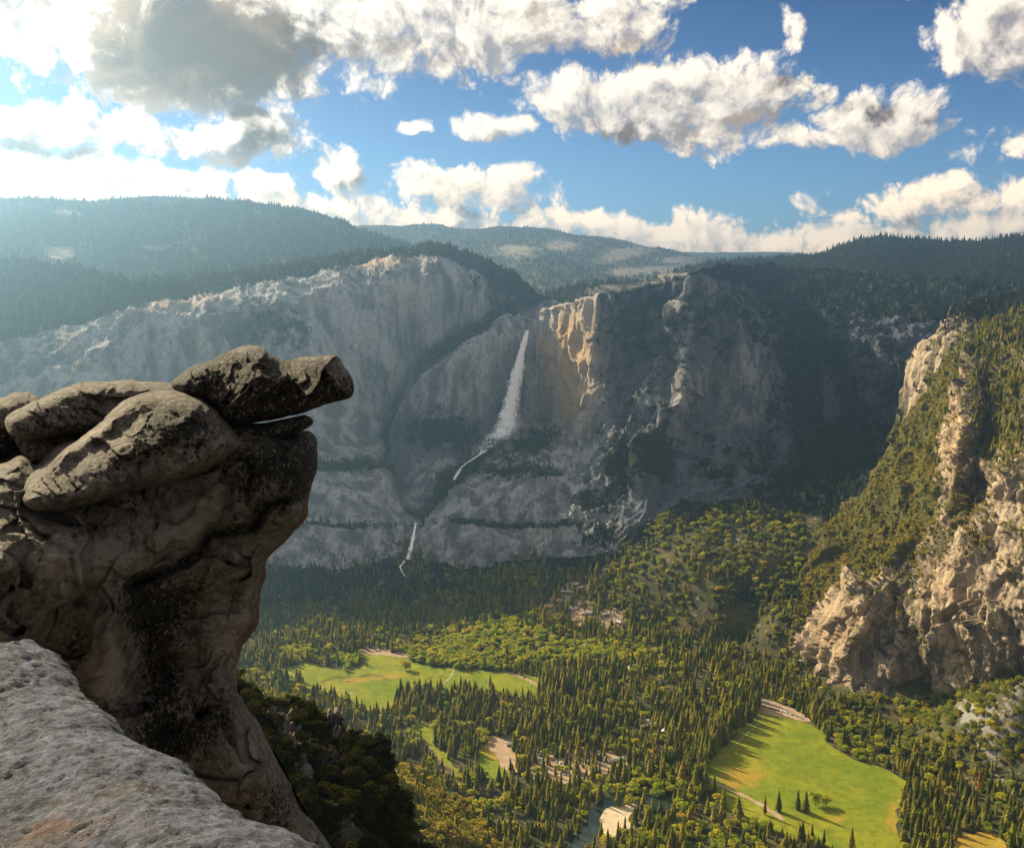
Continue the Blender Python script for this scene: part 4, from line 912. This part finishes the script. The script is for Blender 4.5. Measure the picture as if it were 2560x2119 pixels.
def rock_from_outline(name, outline, rc, thick, wpx, mat, step=3.0, amp=.06, ns=.5, jit=2.5, grooves=(), stain_shade=None, rust=None, seed=0, relief=None, backk=1.0, sm=5):
    poly = smooth_poly(outline, True, sm); q = np.c_[poly, np.zeros(len(poly))]
    poly = poly + np.stack([fbm(q / 14, 4, seed), fbm(q / 14, 4, seed + 30)], -1) * jit
    x0, y0 = poly.min(0); x1, y1 = poly.max(0)
    X_, Y_ = np.meshgrid(np.arange(x0 - step, x1 + 2 * step, step), np.arange(y0 - step, y1 + 2 * step, step))
    ins = inside(X_, Y_, poly); d, nx, ny = seg_dist(X_, Y_, [tuple(p) for p in poly], True)
    keep = ins[:-1, :-1] | ins[1:, :-1] | ins[:-1, 1:] | ins[1:, 1:]
    d = np.where(ins, d, 0); X_ = np.where(ins, X_, nx); Y_ = np.where(ins, Y_, ny)
    x = np.minimum(d / wpx, 1); t_ = .5 * np.sqrt(np.maximum(1 - (1 - x) ** 2, 0)) + .5 * (1 - (1 - x) ** 4)
    rm = rbf([c[:2] for c in rc], [c[2] for c in rc])(X_, Y_) if len(rc) > 2 else np.full(X_.shape, rc[0][2])
    p = P(X_, Y_, rm)
    n = fbm(p / ns, 6, seed, .55) + .35 * fbm(p / (ns * .5), 5, seed + 3, .6, True)
    wq = p + .12 * np.stack([vnoise(p / .3, seed + 70), vnoise(p / .3, seed + 71), vnoise(p / .3, seed + 72)], -1)
    n = n + facet(wq, .85 * ns / .4, seed + 73) * 2.1 + facet(wq, .3 * ns / .4, seed + 74) * .8
    fr_ = rm - thick * t_ - n * amp * (.25 + t_)
    if relief: fr_ = fr_ + relief(X_, Y_) * t_
    for line, dep, wd in grooves:
        g, _, _ = seg_dist(X_ + 6 * fbm(p / .3, 3, seed + 5), Y_ + 6 * fbm(p / .3, 3, seed + 6), line)
        fr_ = fr_ + dep * np.exp(-(g / wd) ** 2)
    bk = rm + thick * backk * t_ + np.abs(n) * amp + .02
    edge = d <= 0
    fr_ = np.where(edge, rm, fr_); bk = np.where(edge, rm, bk)
    pf, pb = P(X_, Y_, fr_), P(X_, Y_, bk)
    idx = np.arange(X_.size).reshape(X_.shape)
    ib = np.where(edge, idx, idx + X_.size)
    qf = np.stack([idx[:-1, :-1], idx[1:, :-1], idx[1:, 1:], idx[:-1, 1:]], -1)[keep]
    qb = np.stack([ib[:-1, :-1], ib[:-1, 1:], ib[1:, 1:], ib[1:, :-1]], -1)[keep]
    f = np.concatenate([qf, qb]); used = np.unique(f); mp = np.zeros(2 * X_.size, int); mp[used] = np.arange(len(used))
    allv = np.concatenate([pf.reshape(-1, 3), pb.reshape(-1, 3)])[used]
    st = (stain_shade(X_, Y_) if stain_shade else 0 * X_).ravel(); ru = (rust(X_, Y_) if rust else 0 * X_).ravel()
    return mesh_np(name, allv, mp[f], [mat], {'stain_shade': np.r_[st, st][used], 'rust': np.r_[ru, ru][used]})

BODY = [(-320, 1200), (-120, 1180), (0, 1160), (52, 1138), (95, 1160), (150, 1110), (300, 1080), (500, 1070), (640, 1066), (720, 1080), (765, 1076), (788, 1088), (794, 1125), (791, 1182), (781, 1211), (771, 1249), (769, 1287), (757, 1306), (733, 1330), (714, 1354), (668, 1397), (664, 1444), (652, 1482), (646, 1553), (629, 1587), (606, 1616), (597, 1650), (590, 1680), (597, 1719), (617, 1770), (646, 1804), (669, 1850), (703, 1907), (730, 1960), (760, 2020), (800, 2075), (850, 2160), (880, 2300), (-320, 2300)]
def body_stain(x, y):
    s_ = .55 * blob(x, y, 680, 1120, 110, 60) + .75 * blob(x, y, 740, 1170, 70, 60) + .5 * blob(x, y, 610, 1220, 60, 90, 20) + .7 * blob(x, y, 400, 1650, 62, 190) + .5 * blob(x, y, 480, 1480, 120, 50, -20) + .6 * blob(x, y, 330, 1500, 50, 90) + .55 * blob(x, y, 560, 1780, 70, 60) + .65 * blob(x, y, 440, 1850, 110, 60) + .5 * blob(x, y, 200, 1620, 60, 60)
    s_ += .5 * np.exp(-(seg_dist(x, y, [(330, 1455), (428, 1416), (500, 1377), (530, 1330), (633, 1316), (676, 1263), (762, 1235)])[0] / 22) ** 2) + .45 * blob(x, y, 700, 2000, 90, 90) + .4 * blob(x, y, 250, 1260, 260, 22, -8)  # also darker along the fold and below the wedge boulder
    return s_ - .5 * blob(x, y, 500, 1290, 110, 50, -20) - .4 * blob(x, y, 280, 1660, 45, 120) - .45 * blob(x, y, 600, 1880, 45, 110, -10) - .5 * blob(x, y, 240, 1400, 200, 60) - .4 * blob(x, y, 560, 1550, 50, 100)
def body_rust_light(x, y):
    return .85 * np.exp(-(seg_dist(x, y, [(800, 1180), (771, 1249), (757, 1306), (714, 1354), (668, 1397), (655, 1500), (640, 1560), (606, 1616)])[0] / 13) ** 2) + .35 * blob(x, y, 590, 1600, 60, 90) + .3 * blob(x, y, 640, 1920, 90, 120) + .25 * blob(x, y, 250, 1650, 50, 100)  # band along the right edge paints golden light; the blobs are rust
body = rock_from_outline('granite_outcrop', BODY, [(-320, 1200, 12.5), (100, 1150, 12.2), (500, 1060, 12.4), (790, 1090, 11.6), (770, 1300, 11.6), (660, 1440, 12.0), (600, 1650, 12.5), (700, 1900, 12.4), (850, 2200, 12.5), (-320, 2300, 11.5), (300, 1500, 11.6), (300, 1900, 12.4), (0, 1400, 10.8), (500, 2100, 12.6), (450, 1650, 12.2)],
    1.1, 80, M_GR, 3.5, .20, .60, grooves=[([(333, 1458), (428, 1420), (500, 1380), (520, 1335), (633, 1318), (676, 1265), (770, 1235)], .32, 13), ([(597, 1725), (560, 1755), (500, 1790)], .25, 12), ([(95, 1185), (130, 1250), (110, 1290), (250, 1330)], .15, 12), ([(100, 1330), (180, 1400), (200, 1500)], .1, 14), ([(660, 1800), (720, 1960), (780, 2080)], .3, 14), ([(560, 1180), (590, 1240), (530, 1320)], .12, 10)],
    stain_shade=body_stain, rust=body_rust_light, seed=3,
    relief=lambda x, y: -.35 * blob(x, y, 560, 1230, 200, 90, -25) + .45 * blob(x, y, 520, 1500, 160, 70, -25) - .3 * blob(x, y, 200, 1400, 160, 80, 10) + .4 * blob(x, y, 430, 1700, 120, 160) - .5 * blob(x, y, 270, 1640, 60, 160) + .3 * blob(x, y, 580, 1700, 60, 60) - .5 * blob(x, y, 620, 1920, 90, 140, -20) + .25 * blob(x, y, 120, 1260, 90, 40))
tag(body, 'main mass of dark stained granite outcrop jutting over the valley, under the boulders', 'outcrop')
BEAK = [(428, 960), (443, 942), (476, 916), (524, 901), (562, 882), (614, 863), (636, 862), (662, 873), (690, 892), (714, 901), (762, 892), (805, 888), (833, 886), (848, 894), (857, 911), (881, 949), (882, 987), (857, 1000), (809, 1013), (771, 1028), (743, 1036), (690, 1047), (643, 1056), (590, 1064), (560, 1050), (540, 1020), (500, 1000), (450, 985)]
sp_stain = lambda x, y: .48 + 0 * x
tag(rock_from_outline('boulder', BEAK, [(428, 960, 12.3), (640, 862, 12.0), (880, 960, 10.9), (640, 1055, 11.6), (840, 890, 11.4)],   .62, 36, M_GR, 2.5, .085, .3, 2.5, stain_shade=lambda x, y: .62 - .5 * blob(x, y, 845, 920, 30, 30) - .4 * blob(x, y, 600, 870, 120, 10) - .3 * blob(x, y, 760, 893, 60, 8), seed=11,
    grooves=[([(790, 900), (830, 940), (872, 990)], -.10, 7)], relief=lambda x, y: .3 * blob(x, y, 720, 905, 40, 22) + .25 * np.clip((x - 820) / 40, 0, 1) - .15 * blob(x, y, 660, 960, 120, 50)), 'blunt beak shaped boulder topmost on the outcrop, jutting out over the valley', 'boulder')
LEDGE = [(560, 1050), (643, 1058), (743, 1041), (762, 1037), (781, 1047), (782, 1058), (762, 1073), (714, 1097), (657, 1120), (620, 1135), (585, 1120), (560, 1080)]
tag(rock_from_outline('rock_slab', LEDGE, [(560, 1050, 11.9), (780, 1050, 11.1), (640, 1130, 11.5)], .5, 30, M_GR, 2.5, .04, .25, 1.6, stain_shade=lambda x, y: .6 + 0 * x, seed=13), 'thin dark slab of rock wedged under the beak shaped boulder', 'rock')
WEDGE = [(50, 1244), (76, 1187), (119, 1154), (162, 1120), (205, 1092), (248, 1058), (286, 1020), (324, 994), (371, 980), (414, 975), (447, 978), (500, 994), (533, 1016), (562, 1044), (590, 1078), (612, 1111), (605, 1125), (562, 1154), (514, 1180), (452, 1201), (357, 1225), (286, 1244), (200, 1268), (119, 1284), (71, 1275)]
tag(rock_from_outline('boulder', WEDGE, [(50, 1244, 10.9), (300, 1010, 11.8), (450, 978, 11.9), (610, 1115, 11.3), (300, 1240, 11.0)], .95, 58, M_GR, 3, .10, .4, 2.5, stain_shade=lambda x, y: .55 * blob(x, y, 450, 1060, 130, 60, 10) + .35 * blob(x, y, 300, 1150, 140, 40, -25) + .1 - .3 * blob(x, y, 230, 1080, 120, 20, -32), seed=17,
    relief=lambda x, y: .35 * blob(x, y, 250, 1110, 160, 26, -35) - .2 * blob(x, y, 420, 1090, 130, 60)), 'long wedge shaped boulder lying slanted in front, below the beak shaped boulder', 'boulder')
REARB = [(12, 1063), (19, 1039), (62, 1013), (119, 987), (181, 961), (214, 954), (267, 954), (324, 949), (357, 953), (428, 958), (470, 975), (470, 1020), (380, 1060), (238, 1080), (143, 1092), (71, 1100), (29, 1090)]
tag(rock_from_outline('boulder', REARB, [(12, 1063, 12.2), (200, 955, 13.2), (450, 960, 13.4), (200, 1090, 12.6)], .8, 42, M_GR, 3, .08, .35, 2.5, stain_shade=lambda x, y: .22 + .2 * blob(x, y, 150, 1050, 120, 40), seed=19), 'flat rounded boulder behind the wedge shaped one, sloping down to the left', 'boulder')
tag(rock_from_outline('boulder', [(40, 1090), (150, 1080), (330, 1040), (360, 1120), (250, 1190), (95, 1172), (60, 1140)], [(40, 1090, 12.9), (330, 1040, 13.2), (95, 1172, 12.7)], .5, 50, M_GR, 3, .05, .35, stain_shade=lambda x, y: .3 + 0 * x, seed=23), 'shadowed boulder propping up the flat rounded boulder', 'boulder')
tag(rock_from_outline('boulder', [(-220, 1010), (-120, 985), (0, 993), (29, 982), (67, 980), (92, 990), (104, 1002), (90, 1040), (70, 1110), (60, 1150), (0, 1168), (-220, 1180)], [(-220, 1000, 13.8), (100, 1000, 14.0), (0, 1160, 13.6)], .7, 55, M_GR, 3, .06, .4, stain_shade=lambda x, y: .15 + .6 * (y > 1060), seed=29), 'small knobbly boulder at the far left end of the rock row', 'boulder')  # lower half coloured dark to paint the shadow at its foot

# slab under the photographer
SL = [(-260, 1660), (0, 1603), (46, 1581), (86, 1578), (103, 1593), (154, 1621), (189, 1673), (229, 1730), (286, 1778), (326, 1810), (400, 1844), (429, 1856), (469, 1884), (503, 1919), (537, 1958), (594, 2010), (634, 2030), (697, 2047), (743, 2061), (783, 2084), (817, 2116)]
ZS = -1.60
sl_xy = smooth_poly(np.array([P(a, b_, ZS)[:2] for a, b_ in SL]), False, 5)
qj = np.c_[sl_xy, np.zeros(len(sl_xy))]; sl_xy = sl_xy + np.stack([fbm(qj / .12, 4, 7), fbm(qj / .12, 4, 8)], -1) * .022
pl = np.concatenate([sl_xy, [(.35, 1.5), (1.3, .4), (1.6, -1.5), (-4.5, -1.5), (-4.8, 2.5)]])
st_ = .016
X_, Y_ = np.meshgrid(np.arange(-4.9, 1.7, st_), np.arange(-1.6, pl[:, 1].max() + .05, st_))
ins = inside(X_, Y_, pl); d = np.full(X_.shape, 1e9); nx = X_.copy(); ny = Y_.copy()
near = (Y_ > .2)
dd, bx_, by_ = seg_dist(X_[near], Y_[near], [tuple(p) for p in pl[::2]], True); d[near] = dd; nx[near] = bx_; ny[near] = by_
d = np.where(ins, d, 0)
dp = np.stack([X_, Y_, 0 * X_], -1)
dq = np.stack([X_ * .85 + Y_ * .5, (Y_ * .85 - X_ * .5) * 2.4, 0 * X_], -1)
zt = ZS + fbm(dp / .9, 4, 41) * .07 + fbm(dq / .13, 6, 43, .68, True) * .015 + fbm(dp / .3, 4, 44) * .02 + fbm(dq * np.array([1, 1.7, 1]) / .07, 5, 47, .65, True) * .010 + fbm(dp / .045, 3, 45, .6) * .006 - .05 * np.exp(-d / .05) - .0 * d
zt = zt + .05 * np.exp(-((d - .25) / .2) ** 2)
keep = ins[:-1, :-1] | ins[1:, :-1] | ins[:-1, 1:] | ins[1:, 1:]
X2 = np.where(ins | ~near, X_, nx); Y2 = np.where(ins | ~near, Y_, ny)
idx = np.arange(X_.size).reshape(X_.shape)
f = np.stack([idx[:-1, :-1], idx[:-1, 1:], idx[1:, 1:], idx[1:, :-1]], -1)[keep]
used = np.unique(f); mp = np.zeros(X_.size, int); mp[used] = np.arange(len(used))
tv = np.stack([X2, Y2, zt], -1).reshape(-1, 3)[used]
# skirt: the slab's broken side, following the outline down
n0 = len(tv); m_ = len(pl); sk = []
zl = ZS - .09
lv = [(-.02, 0), (-.25, .03), (-.7, -.06), (-1.4, -.12)]
cen = np.array([-1.5, 1.2])
for dz, off in lv:
    for p in pl:
        dirv = (p - cen) / np.linalg.norm(p - cen); sk.append((p[0] + dirv[0] * off, p[1] + dirv[1] * off, zl + dz))
sf = [(n0 + k * m_ + j, n0 + (k + 1) * m_ + j, n0 + (k + 1) * m_ + (j + 1) % m_, n0 + k * m_ + (j + 1) % m_) for k in range(len(lv) - 1) for j in range(m_)]
allf = np.concatenate([mp[f], np.array(sf)])
tall = np.concatenate([tv, np.array(sk)])
ax_, ay_ = px_of(tall)
slab = mesh_np('granite_ledge', tall, allf, [M_SLAB], {'stain_shade': .5 * np.exp(-(seg_dist(ax_, ay_, SL)[0] / 16) ** 2) * (tall[:, 1] > .5) + .1, 'rust': .45 * blob(ax_, ay_, 150, 2080, 260, 80, -8) + .3 * blob(ax_, ay_, 110, 1590, 60, 20)})
tag(slab, 'pale rough granite ledge nearest the viewer in the lower left corner', 'rock ledge')

# pinnacle on the spur
tag(rock_from_outline('rock_pinnacle', [(796, 1846), (790, 1822), (800, 1806), (812, 1800), (818, 1780), (826, 1768), (832, 1788), (838, 1766), (850, 1770), (853, 1784), (864, 1790), (868, 1815), (862, 1832), (858, 1850), (830, 1856)], [(808, 1836, 166), (860, 1790, 166), (840, 1780, 165)], 2.2, 16, M_GR, 1.5, 1.3, 2.2, 2.5, stain_shade=lambda x, y: .2 + 0 * x, seed=37, sm=2), 'small craggy pinnacle of rock on the crest of the dark spur', 'rock')

def snag(px, py, r, h, label):
    q = P(px, py, r); e = empty('dead_tree_snag', tuple(q)); v, f = trunk_mesh(h, .16, .04, 7)
    mesh_np('trunk', v, f, [M_BARK], parent=e)
    rs = random.Random(int(px)); bv, bf = [], []
    for k in range(16):
        z = h * (.3 + .65 * k / 16); a = rs.random() * 6.28; L_ = (1.15 - z / h) * 1.1 * rs.uniform(.5, 1); w = .025; i = len(bv)
        c, s_ = math.cos(a), math.sin(a)
        bv += [(0, 0, z - w * 2), (0, 0, z + w * 2), (c * L_, s_ * L_, z - L_ * .1), (-s_ * w * 2, c * w * 2, z)]; bf += [(i, i + 1, i + 2), (i, i + 3, i + 2), (i + 1, i + 3, i + 2)]
    mesh_np('branches', bv, bf, [M_BARK], parent=e, smooth=False)
    return tag(e, label, 'dead tree')
snag(786, 1812, 168, 7.6, 'tall bare dead tree standing on the crest of the dark spur')
snag(840, 1772, 166, 3.4, 'short bare dead tree on top of the small pinnacle')

# ------------------------------------------------------------------ waterfalls
def fall_mat():
    m, t, b = new_mat('falling_water', .7, .2)
    co = node(t, 'ShaderNodeTexCoord', out=3)
    n1 = noise(t, vmath(t, 'MULTIPLY', co, (1, 1, .10)), .17, 6, .7); n2 = noise(t, co, .05, 6, .65)
    b.inputs['Base Color'].default_value = (.86, .88, .92, 1)
    a = (attr(t, 'dense') * 1.6 + (n1 - .5) * 3.6 + (n2 - .5) * 1.4 - .40).ss(-.1, .9)
    t.links.new(a.k, b.inputs['Alpha']); return m
M_FALL = fall_mat()
def waterfall(name, pts, label, cat, off=34, seed=0):
    """pts: (px, py, range, half width px, density)"""
    pts = np.array(pts, float); n = 60; u = np.linspace(0, len(pts) - 1, n)
    I = [np.interp(u, np.arange(len(pts)), pts[:, k]) for k in range(5)]
    K = 14; V_, A_ = [], []; rs_ = random.Random(len(label))
    for side in (0, 1):
        for i in range(n):
            for j in range(K + 1):
                s_ = j / K * 2 - 1
                w = I[3][i] * 1.5 * (1 + .07 * math.sin(i * .31 + seed) + .04 * math.sin(i * .9)); bulge = math.sqrt(max(0, 1 - s_ * s_)) * w * 1.2
                rr = I[2][i] - off + (-bulge if side == 0 else bulge)
                V_.append(P(I[0][i] + s_ * w, I[1][i], rr)); A_.append(I[4][i] * (1 - abs(s_) ** 1.5) * (1 if side == 0 else .4))
    V_ = np.array(V_); f = []
    for side in (0, 1):
        o0 = side * n * (K + 1)
        for i in range(n - 1):
            for j in range(K): a = o0 + i * (K + 1) + j; f.append((a, a + 1, a + K + 2, a + K + 1) if side else (a, a + K + 1, a + K + 2, a + 1))
    return tag(mesh_np(name, V_, np.array(f), [M_FALL], {'dense': A_}), label, cat)
waterfall('waterfall', [(1318, 826, 4000, 3.6, 1.3), (1312, 852, 3985, 6, 1.3), (1304, 880, 3970, 8, 1.2), (1296, 920, 3950, 12, 1.15), (1287, 960, 3930, 15, 1.1), (1279, 1000, 3900, 18, 1.05), (1272, 1040, 3870, 21, .95), (1262, 1070, 3840, 24, .8), (1246, 1095, 3800, 28, .55)], 'tall white upper waterfall plunging down the big granite wall', 'waterfall')
waterfall('spray_cloud', [(1285, 1050, 3850, 20, .4), (1262, 1078, 3815, 34, .55), (1240, 1098, 3790, 36, .5), (1212, 1118, 3760, 26, .4), (1180, 1142, 3740, 14, .25)], 'pale mist drifting left from the foot of the upper waterfall', 'spray', 60)
waterfall('cascade', [(1215, 1125, 3700, 7, .9), (1190, 1142, 3680, 3.5, .8), (1165, 1158, 3650, 2.5, .7), (1140, 1180, 3620, 2.5, .7)], 'thin white cascade at the foot of the upper waterfall, above the dark bench', 'cascade')
waterfall('cascade', [(1152, 1172, 3600, 3, .8), (1143, 1185, 3580, 4, 1.0), (1134, 1200, 3540, 3, .8)], 'short white cascade halfway between the two waterfalls', 'cascade')
waterfall('waterfall', [(1040, 1306, 3300, 2, 1.0), (1036, 1325, 3270, 3, 1.0), (1032, 1350, 3230, 4, .95), (1027, 1372, 3190, 5, .85), (1020, 1398, 3160, 7.5, .6)], 'small white lower waterfall at the foot of the granite wall', 'waterfall', 60)
waterfall('creek_rapids', [(1012, 1402, 3120, 2.2, .8), (1005, 1410, 3100, 1.6, .9), (1000, 1416, 3080, 2.2, .9), (1004, 1426, 3070, 1.6, .8), (1013, 1440, 3050, 1.6, .7)], 'white zigzag rapids below the small lower waterfall', 'rapids', 50)

# ------------------------------------------------------------------ buildings and cars
def plain(name, c, rough=.7):
    m, t, b = new_mat(name, rough, .3); co = node(t, 'ShaderNodeTexCoord', out=3)
    t.links.new(mix(t, noise(t, co, 1.2, 4, .6), tuple(x * .75 for x in c), c).k, b.inputs['Base Color']); return m
M_ROOFS = [plain('roof_pale', (.62, .58, .54)), plain('roof_brown', (.28, .14, .08)), plain('roof_tan', (.52, .36, .24)), plain('roof_grey', (.33, .32, .32))]
M_WALLS = [plain('wall_tan', (.5, .36, .24)), plain('wall_brown', (.24, .15, .1))]; M_GLASS = plain('window_glass', (.03, .035, .04), .2)
def box(v, f, x0, x1, y0, y1, z0, z1):
    i = len(v); v += [(x0, y0, z0), (x1, y0, z0), (x1, y1, z0), (x0, y1, z0), (x0, y0, z1), (x1, y0, z1), (x1, y1, z1), (x0, y1, z1)]
    f += [(i, i + 1, i + 5, i + 4), (i + 1, i + 2, i + 6, i + 5), (i + 2, i + 3, i + 7, i + 6), (i + 3, i, i + 4, i + 7), (i + 4, i + 5, i + 6, i + 7), (i + 3, i + 2, i + 1, i)]
def mk(name, v, f, mat, parent): return mesh_np(name, v, [tuple(q) for q in f], [mat], parent=parent, smooth=False)
def building(px, py, L, D_, h, rz, roof, wall, label, group):
    q = P(px, py, ZF); e = empty('lodge_building', (q[0], q[1], float(ground_z(q[0], q[1])) + .5), rz)
    v, f = [], []; box(v, f, -L / 2, L / 2, -D_ / 2, D_ / 2, 0, h)
    i = len(v); rh = D_ * .28; v += [(-L / 2, 0, h + rh - .1), (L / 2, 0, h + rh - .1)]; f += [(4, 7, i), (5, i + 1, 6)]
    mk('wall', v, f, M_WALLS[wall], e)
    o = 1.0; t_ = .35; v = [(-L / 2 - o, -D_ / 2 - o, h - .25), (L / 2 + o, -D_ / 2 - o, h - .25), (L / 2 + o, 0, h + rh), (-L / 2 - o, 0, h + rh), (L / 2 + o, D_ / 2 + o, h - .25), (-L / 2 - o, D_ / 2 + o, h - .25)]
    v += [(a, b_, c + t_) for a, b_, c in v]
    f = [(0, 3, 2, 1), (3, 5, 4, 2), (6, 7, 8, 9), (9, 8, 10, 11), (0, 1, 7, 6), (4, 5, 11, 10), (0, 6, 9, 3), (3, 9, 11, 5), (1, 2, 8, 7), (2, 4, 10, 8)]
    mk('roof', v, f, M_ROOFS[roof], e)
    for k in range(max(2, int(L // 9))):
        x = -L / 2 + (k + .5) * L / max(2, int(L // 9)); v, f = [], []; box(v, f, x - 1.2, x + 1.2, -D_ / 2 - .06, -D_ / 2 + .05, 1.1, 2.9); mk('window', v, f, M_GLASS, e)
    v, f = [], []; box(v, f, -L / 2 + .6, -L / 2 + 1.8, -D_ / 2 - .08, -D_ / 2 + .05, 0, 2.3); mk('door', v, f, M_WALLS[1], e)
    return tag(e, label, 'building', group)
bl_ = [(1372, 1530, 26, 12, 5, .2, 2, 0), (1388, 1541, 22, 10, 5, .5, 1, 0), (1402, 1524, 30, 12, 6, .1, 2, 0), (1418, 1514, 34, 11, 6, -.2, 0, 1), (1428, 1536, 36, 14, 6, .15, 0, 0), (1446, 1520, 26, 12, 5, -.1, 1, 1), (1442, 1506, 22, 9, 5, .3, 0, 1), (1458, 1533, 32, 12, 6, .1, 2, 0), (1470, 1520, 24, 10, 5, 0, 1, 0), (1466, 1547, 28, 12, 6, .1, 0, 0), (1412, 1550, 30, 11, 5, .3, 1, 0), (1436, 1556, 26, 11, 5, .2, 2, 0), (1388, 1552, 18, 8, 5, 0, 0, 0), (1452, 1511, 18, 8, 5, .4, 0, 1)]
for i, B_ in enumerate(bl_):
    a = ('pale', 'dark brown', 'tan', 'grey')[B_[6]]
    building(*B_, '%s roofed lodge building in the village clearing, %s' % (a, 'upper row' if B_[1] < 1520 else 'middle rows' if B_[1] < 1542 else 'lower row'), 'lodge buildings in the village clearing')
building(1514, 1552, 20, 9, 5, .2, 0, 0, 'pale roofed building at the edge of the orange dirt clearing', None)
building(1546, 1564, 18, 9, 5, -.8, 0, 0, 'small pale roofed building at the right side of the orange dirt clearing', None)
building(1468, 1618, 24, 15, 9, 1.2, 0, 0, 'white roofed hall alone among trees below the village', None)
for i, (a, b_) in enumerate([(1570, 1655), (1582, 1666), (1590, 1680), (1576, 1672)]): building(a, b_, 16, 9, 4, .6 * i, (2, 0, 2, 3)[i], 0, 'small tan cabin in the woods right of the left meadow', 'cabins in the woods')
for i, (a, b_) in enumerate([(1612, 1804), (1622, 1812), (1608, 1818), (1640, 1812), (1660, 1830)]): building(a, b_, 18, 9, 4, .3 * i, (0, 3, 0, 3, 0)[i], 1, 'pale roofed cabin in a forest gap left of the right meadow', 'cabins in the forest gap')
for i, (a, b_) in enumerate([(1320, 1838), (1276, 1862), (1530, 1905), (1548, 1900), (1478, 1905)]): building(a, b_, 20, 8, 4, .4, (0, 0, 3, 0, 0)[i], 0, 'long low pale roofed building beside the parking ground', 'low buildings by the parking ground')
CAR = [plain('car_white', (.8, .8, .8), .3), plain('car_silver', (.5, .51, .53), .3), plain('car_dark', (.05, .055, .07), .3), plain('car_red', (.35, .04, .03), .3)]; M_TYRE = plain('tyre_rubber', (.02, .02, .02))
def car(px, py, rz, c, label, group):
    q = P(px, py, ZF); e = empty('parked_car', (q[0], q[1], float(ground_z(q[0], q[1])) + .9), rz, 1.25)
    prof = [(-2.3, .35), (-2.3, .85), (-1.6, .95), (2.25, .9), (2.35, .35)]
    v = [(a, s_, z) for s_ in (-.92, .92) for a, z in prof]; n = 5
    f = [tuple(range(n)), tuple(range(2 * n - 1, n - 1, -1))] + [(j, n + j, n + (j + 1) % n, (j + 1) % n) for j in range(n)]
    mk('body', v, f, CAR[c], e)
    cab = [(-1.7, .93), (-1.2, 1.5), (.6, 1.55), (1.4, .93)]; v = [(a, s_, z) for s_ in (-.8, .8) for a, z in cab]; n = 4
    f = [tuple(range(n)), tuple(range(2 * n - 1, n - 1, -1))] + [(j, n + j, n + (j + 1) % n, (j + 1) % n) for j in range(n)]
    mk('cabin', v, f, CAR[c] if c < 2 else M_GLASS, e)
    for wx in (-1.45, 1.45):
        for wy in (-.85, .85):
            v = [(wx + .34 * math.cos(k * PI / 5), wy + s_, .34 + .34 * math.sin(k * PI / 5)) for s_ in (-.1, .1) for k in range(10)]
            f = [tuple(range(10)), tuple(range(19, 9, -1))] + [(k, 10 + k, 10 + (k + 1) % 10, (k + 1) % 10) for k in range(10)]
            mk('wheel', v, f, M_TYRE, e)
    return tag(e, label, 'car', group)
cn = ('white', 'silver', 'dark', 'red')
def row(n, a0, b0, a1, b1, place, group, rz=1.2, cols=(0, 0, 0, 1, 0, 2)):
    for i in range(n):
        t_ = i / max(n - 1, 1); c = cols[random.randrange(len(cols))]
        car(a0 + (a1 - a0) * t_ + random.uniform(-1, 1), b0 + (b1 - b0) * t_ + random.uniform(-.6, .6), rz + random.uniform(-.1, .1), c, '%s car parked in %s' % (cn[c], place), group)
row(10, 1326, 1877, 1352, 1890, 'the upper left row of the parking ground', 'cars on the parking ground'); row(12, 1330, 1890, 1362, 1906, 'the left rows of the parking ground', 'cars on the parking ground')
row(12, 1392, 1880, 1452, 1902, 'the upper middle row of the parking ground', 'cars on the parking ground'); row(9, 1390, 1905, 1420, 1912, 'the centre row of the parking ground', 'cars on the parking ground')
row(10, 1393, 1920, 1420, 1928, 'the lower centre row of the parking ground', 'cars on the parking ground'); row(9, 1394, 1932, 1430, 1940, 'the lowest row of the parking ground', 'cars on the parking ground'); row(8, 1344, 1918, 1372, 1934, 'the lower left row of the parking ground', 'cars on the parking ground')
row(9, 1468, 1882, 1512, 1894, 'the upper right row of the parking ground', 'cars on the parking ground'); row(8, 1476, 1902, 1510, 1912, 'the lower right row of the parking ground', 'cars on the parking ground')
row(8, 1908, 1766, 1945, 1776, 'the lot at the top of the right meadow', 'cars at the right meadow', .3, (2, 2, 3, 1)); row(6, 1955, 1778, 1990, 1790, 'the roadside above the right meadow', 'cars at the right meadow', .3, (2, 2, 1))
row(7, 908, 1628, 950, 1628, 'the lot at the top of the left meadow', 'cars at the left meadow', .2, (0, 1, 2)); row(3, 1290, 1684, 1330, 1704, 'the road right of the left meadow', 'cars on the meadow road', .5)

# ------------------------------------------------------------------ haze
hv, hf = [], []
box(hv, hf, -9000, 9500, -400, 13500, -1012, 705)
hz = mesh_np('haze', hv, [tuple(q) for q in hf], smooth=False)
m = bpy.data.materials.new('haze'); m.use_nodes = True; t = m.node_tree; t.nodes.clear()
pv = t.nodes.new('ShaderNodeVolumePrincipled'); pv.inputs['Color'].default_value = (.33, .61, 1, 1); pv.inputs['Density'].default_value = 8.8e-5; pv.inputs['Anisotropy'].default_value = .84
o = t.nodes.new('ShaderNodeOutputMaterial'); t.links.new(pv.outputs[0], o.inputs['Volume'])
hz.data.materials.append(m); hz['kind'] = 'stuff'
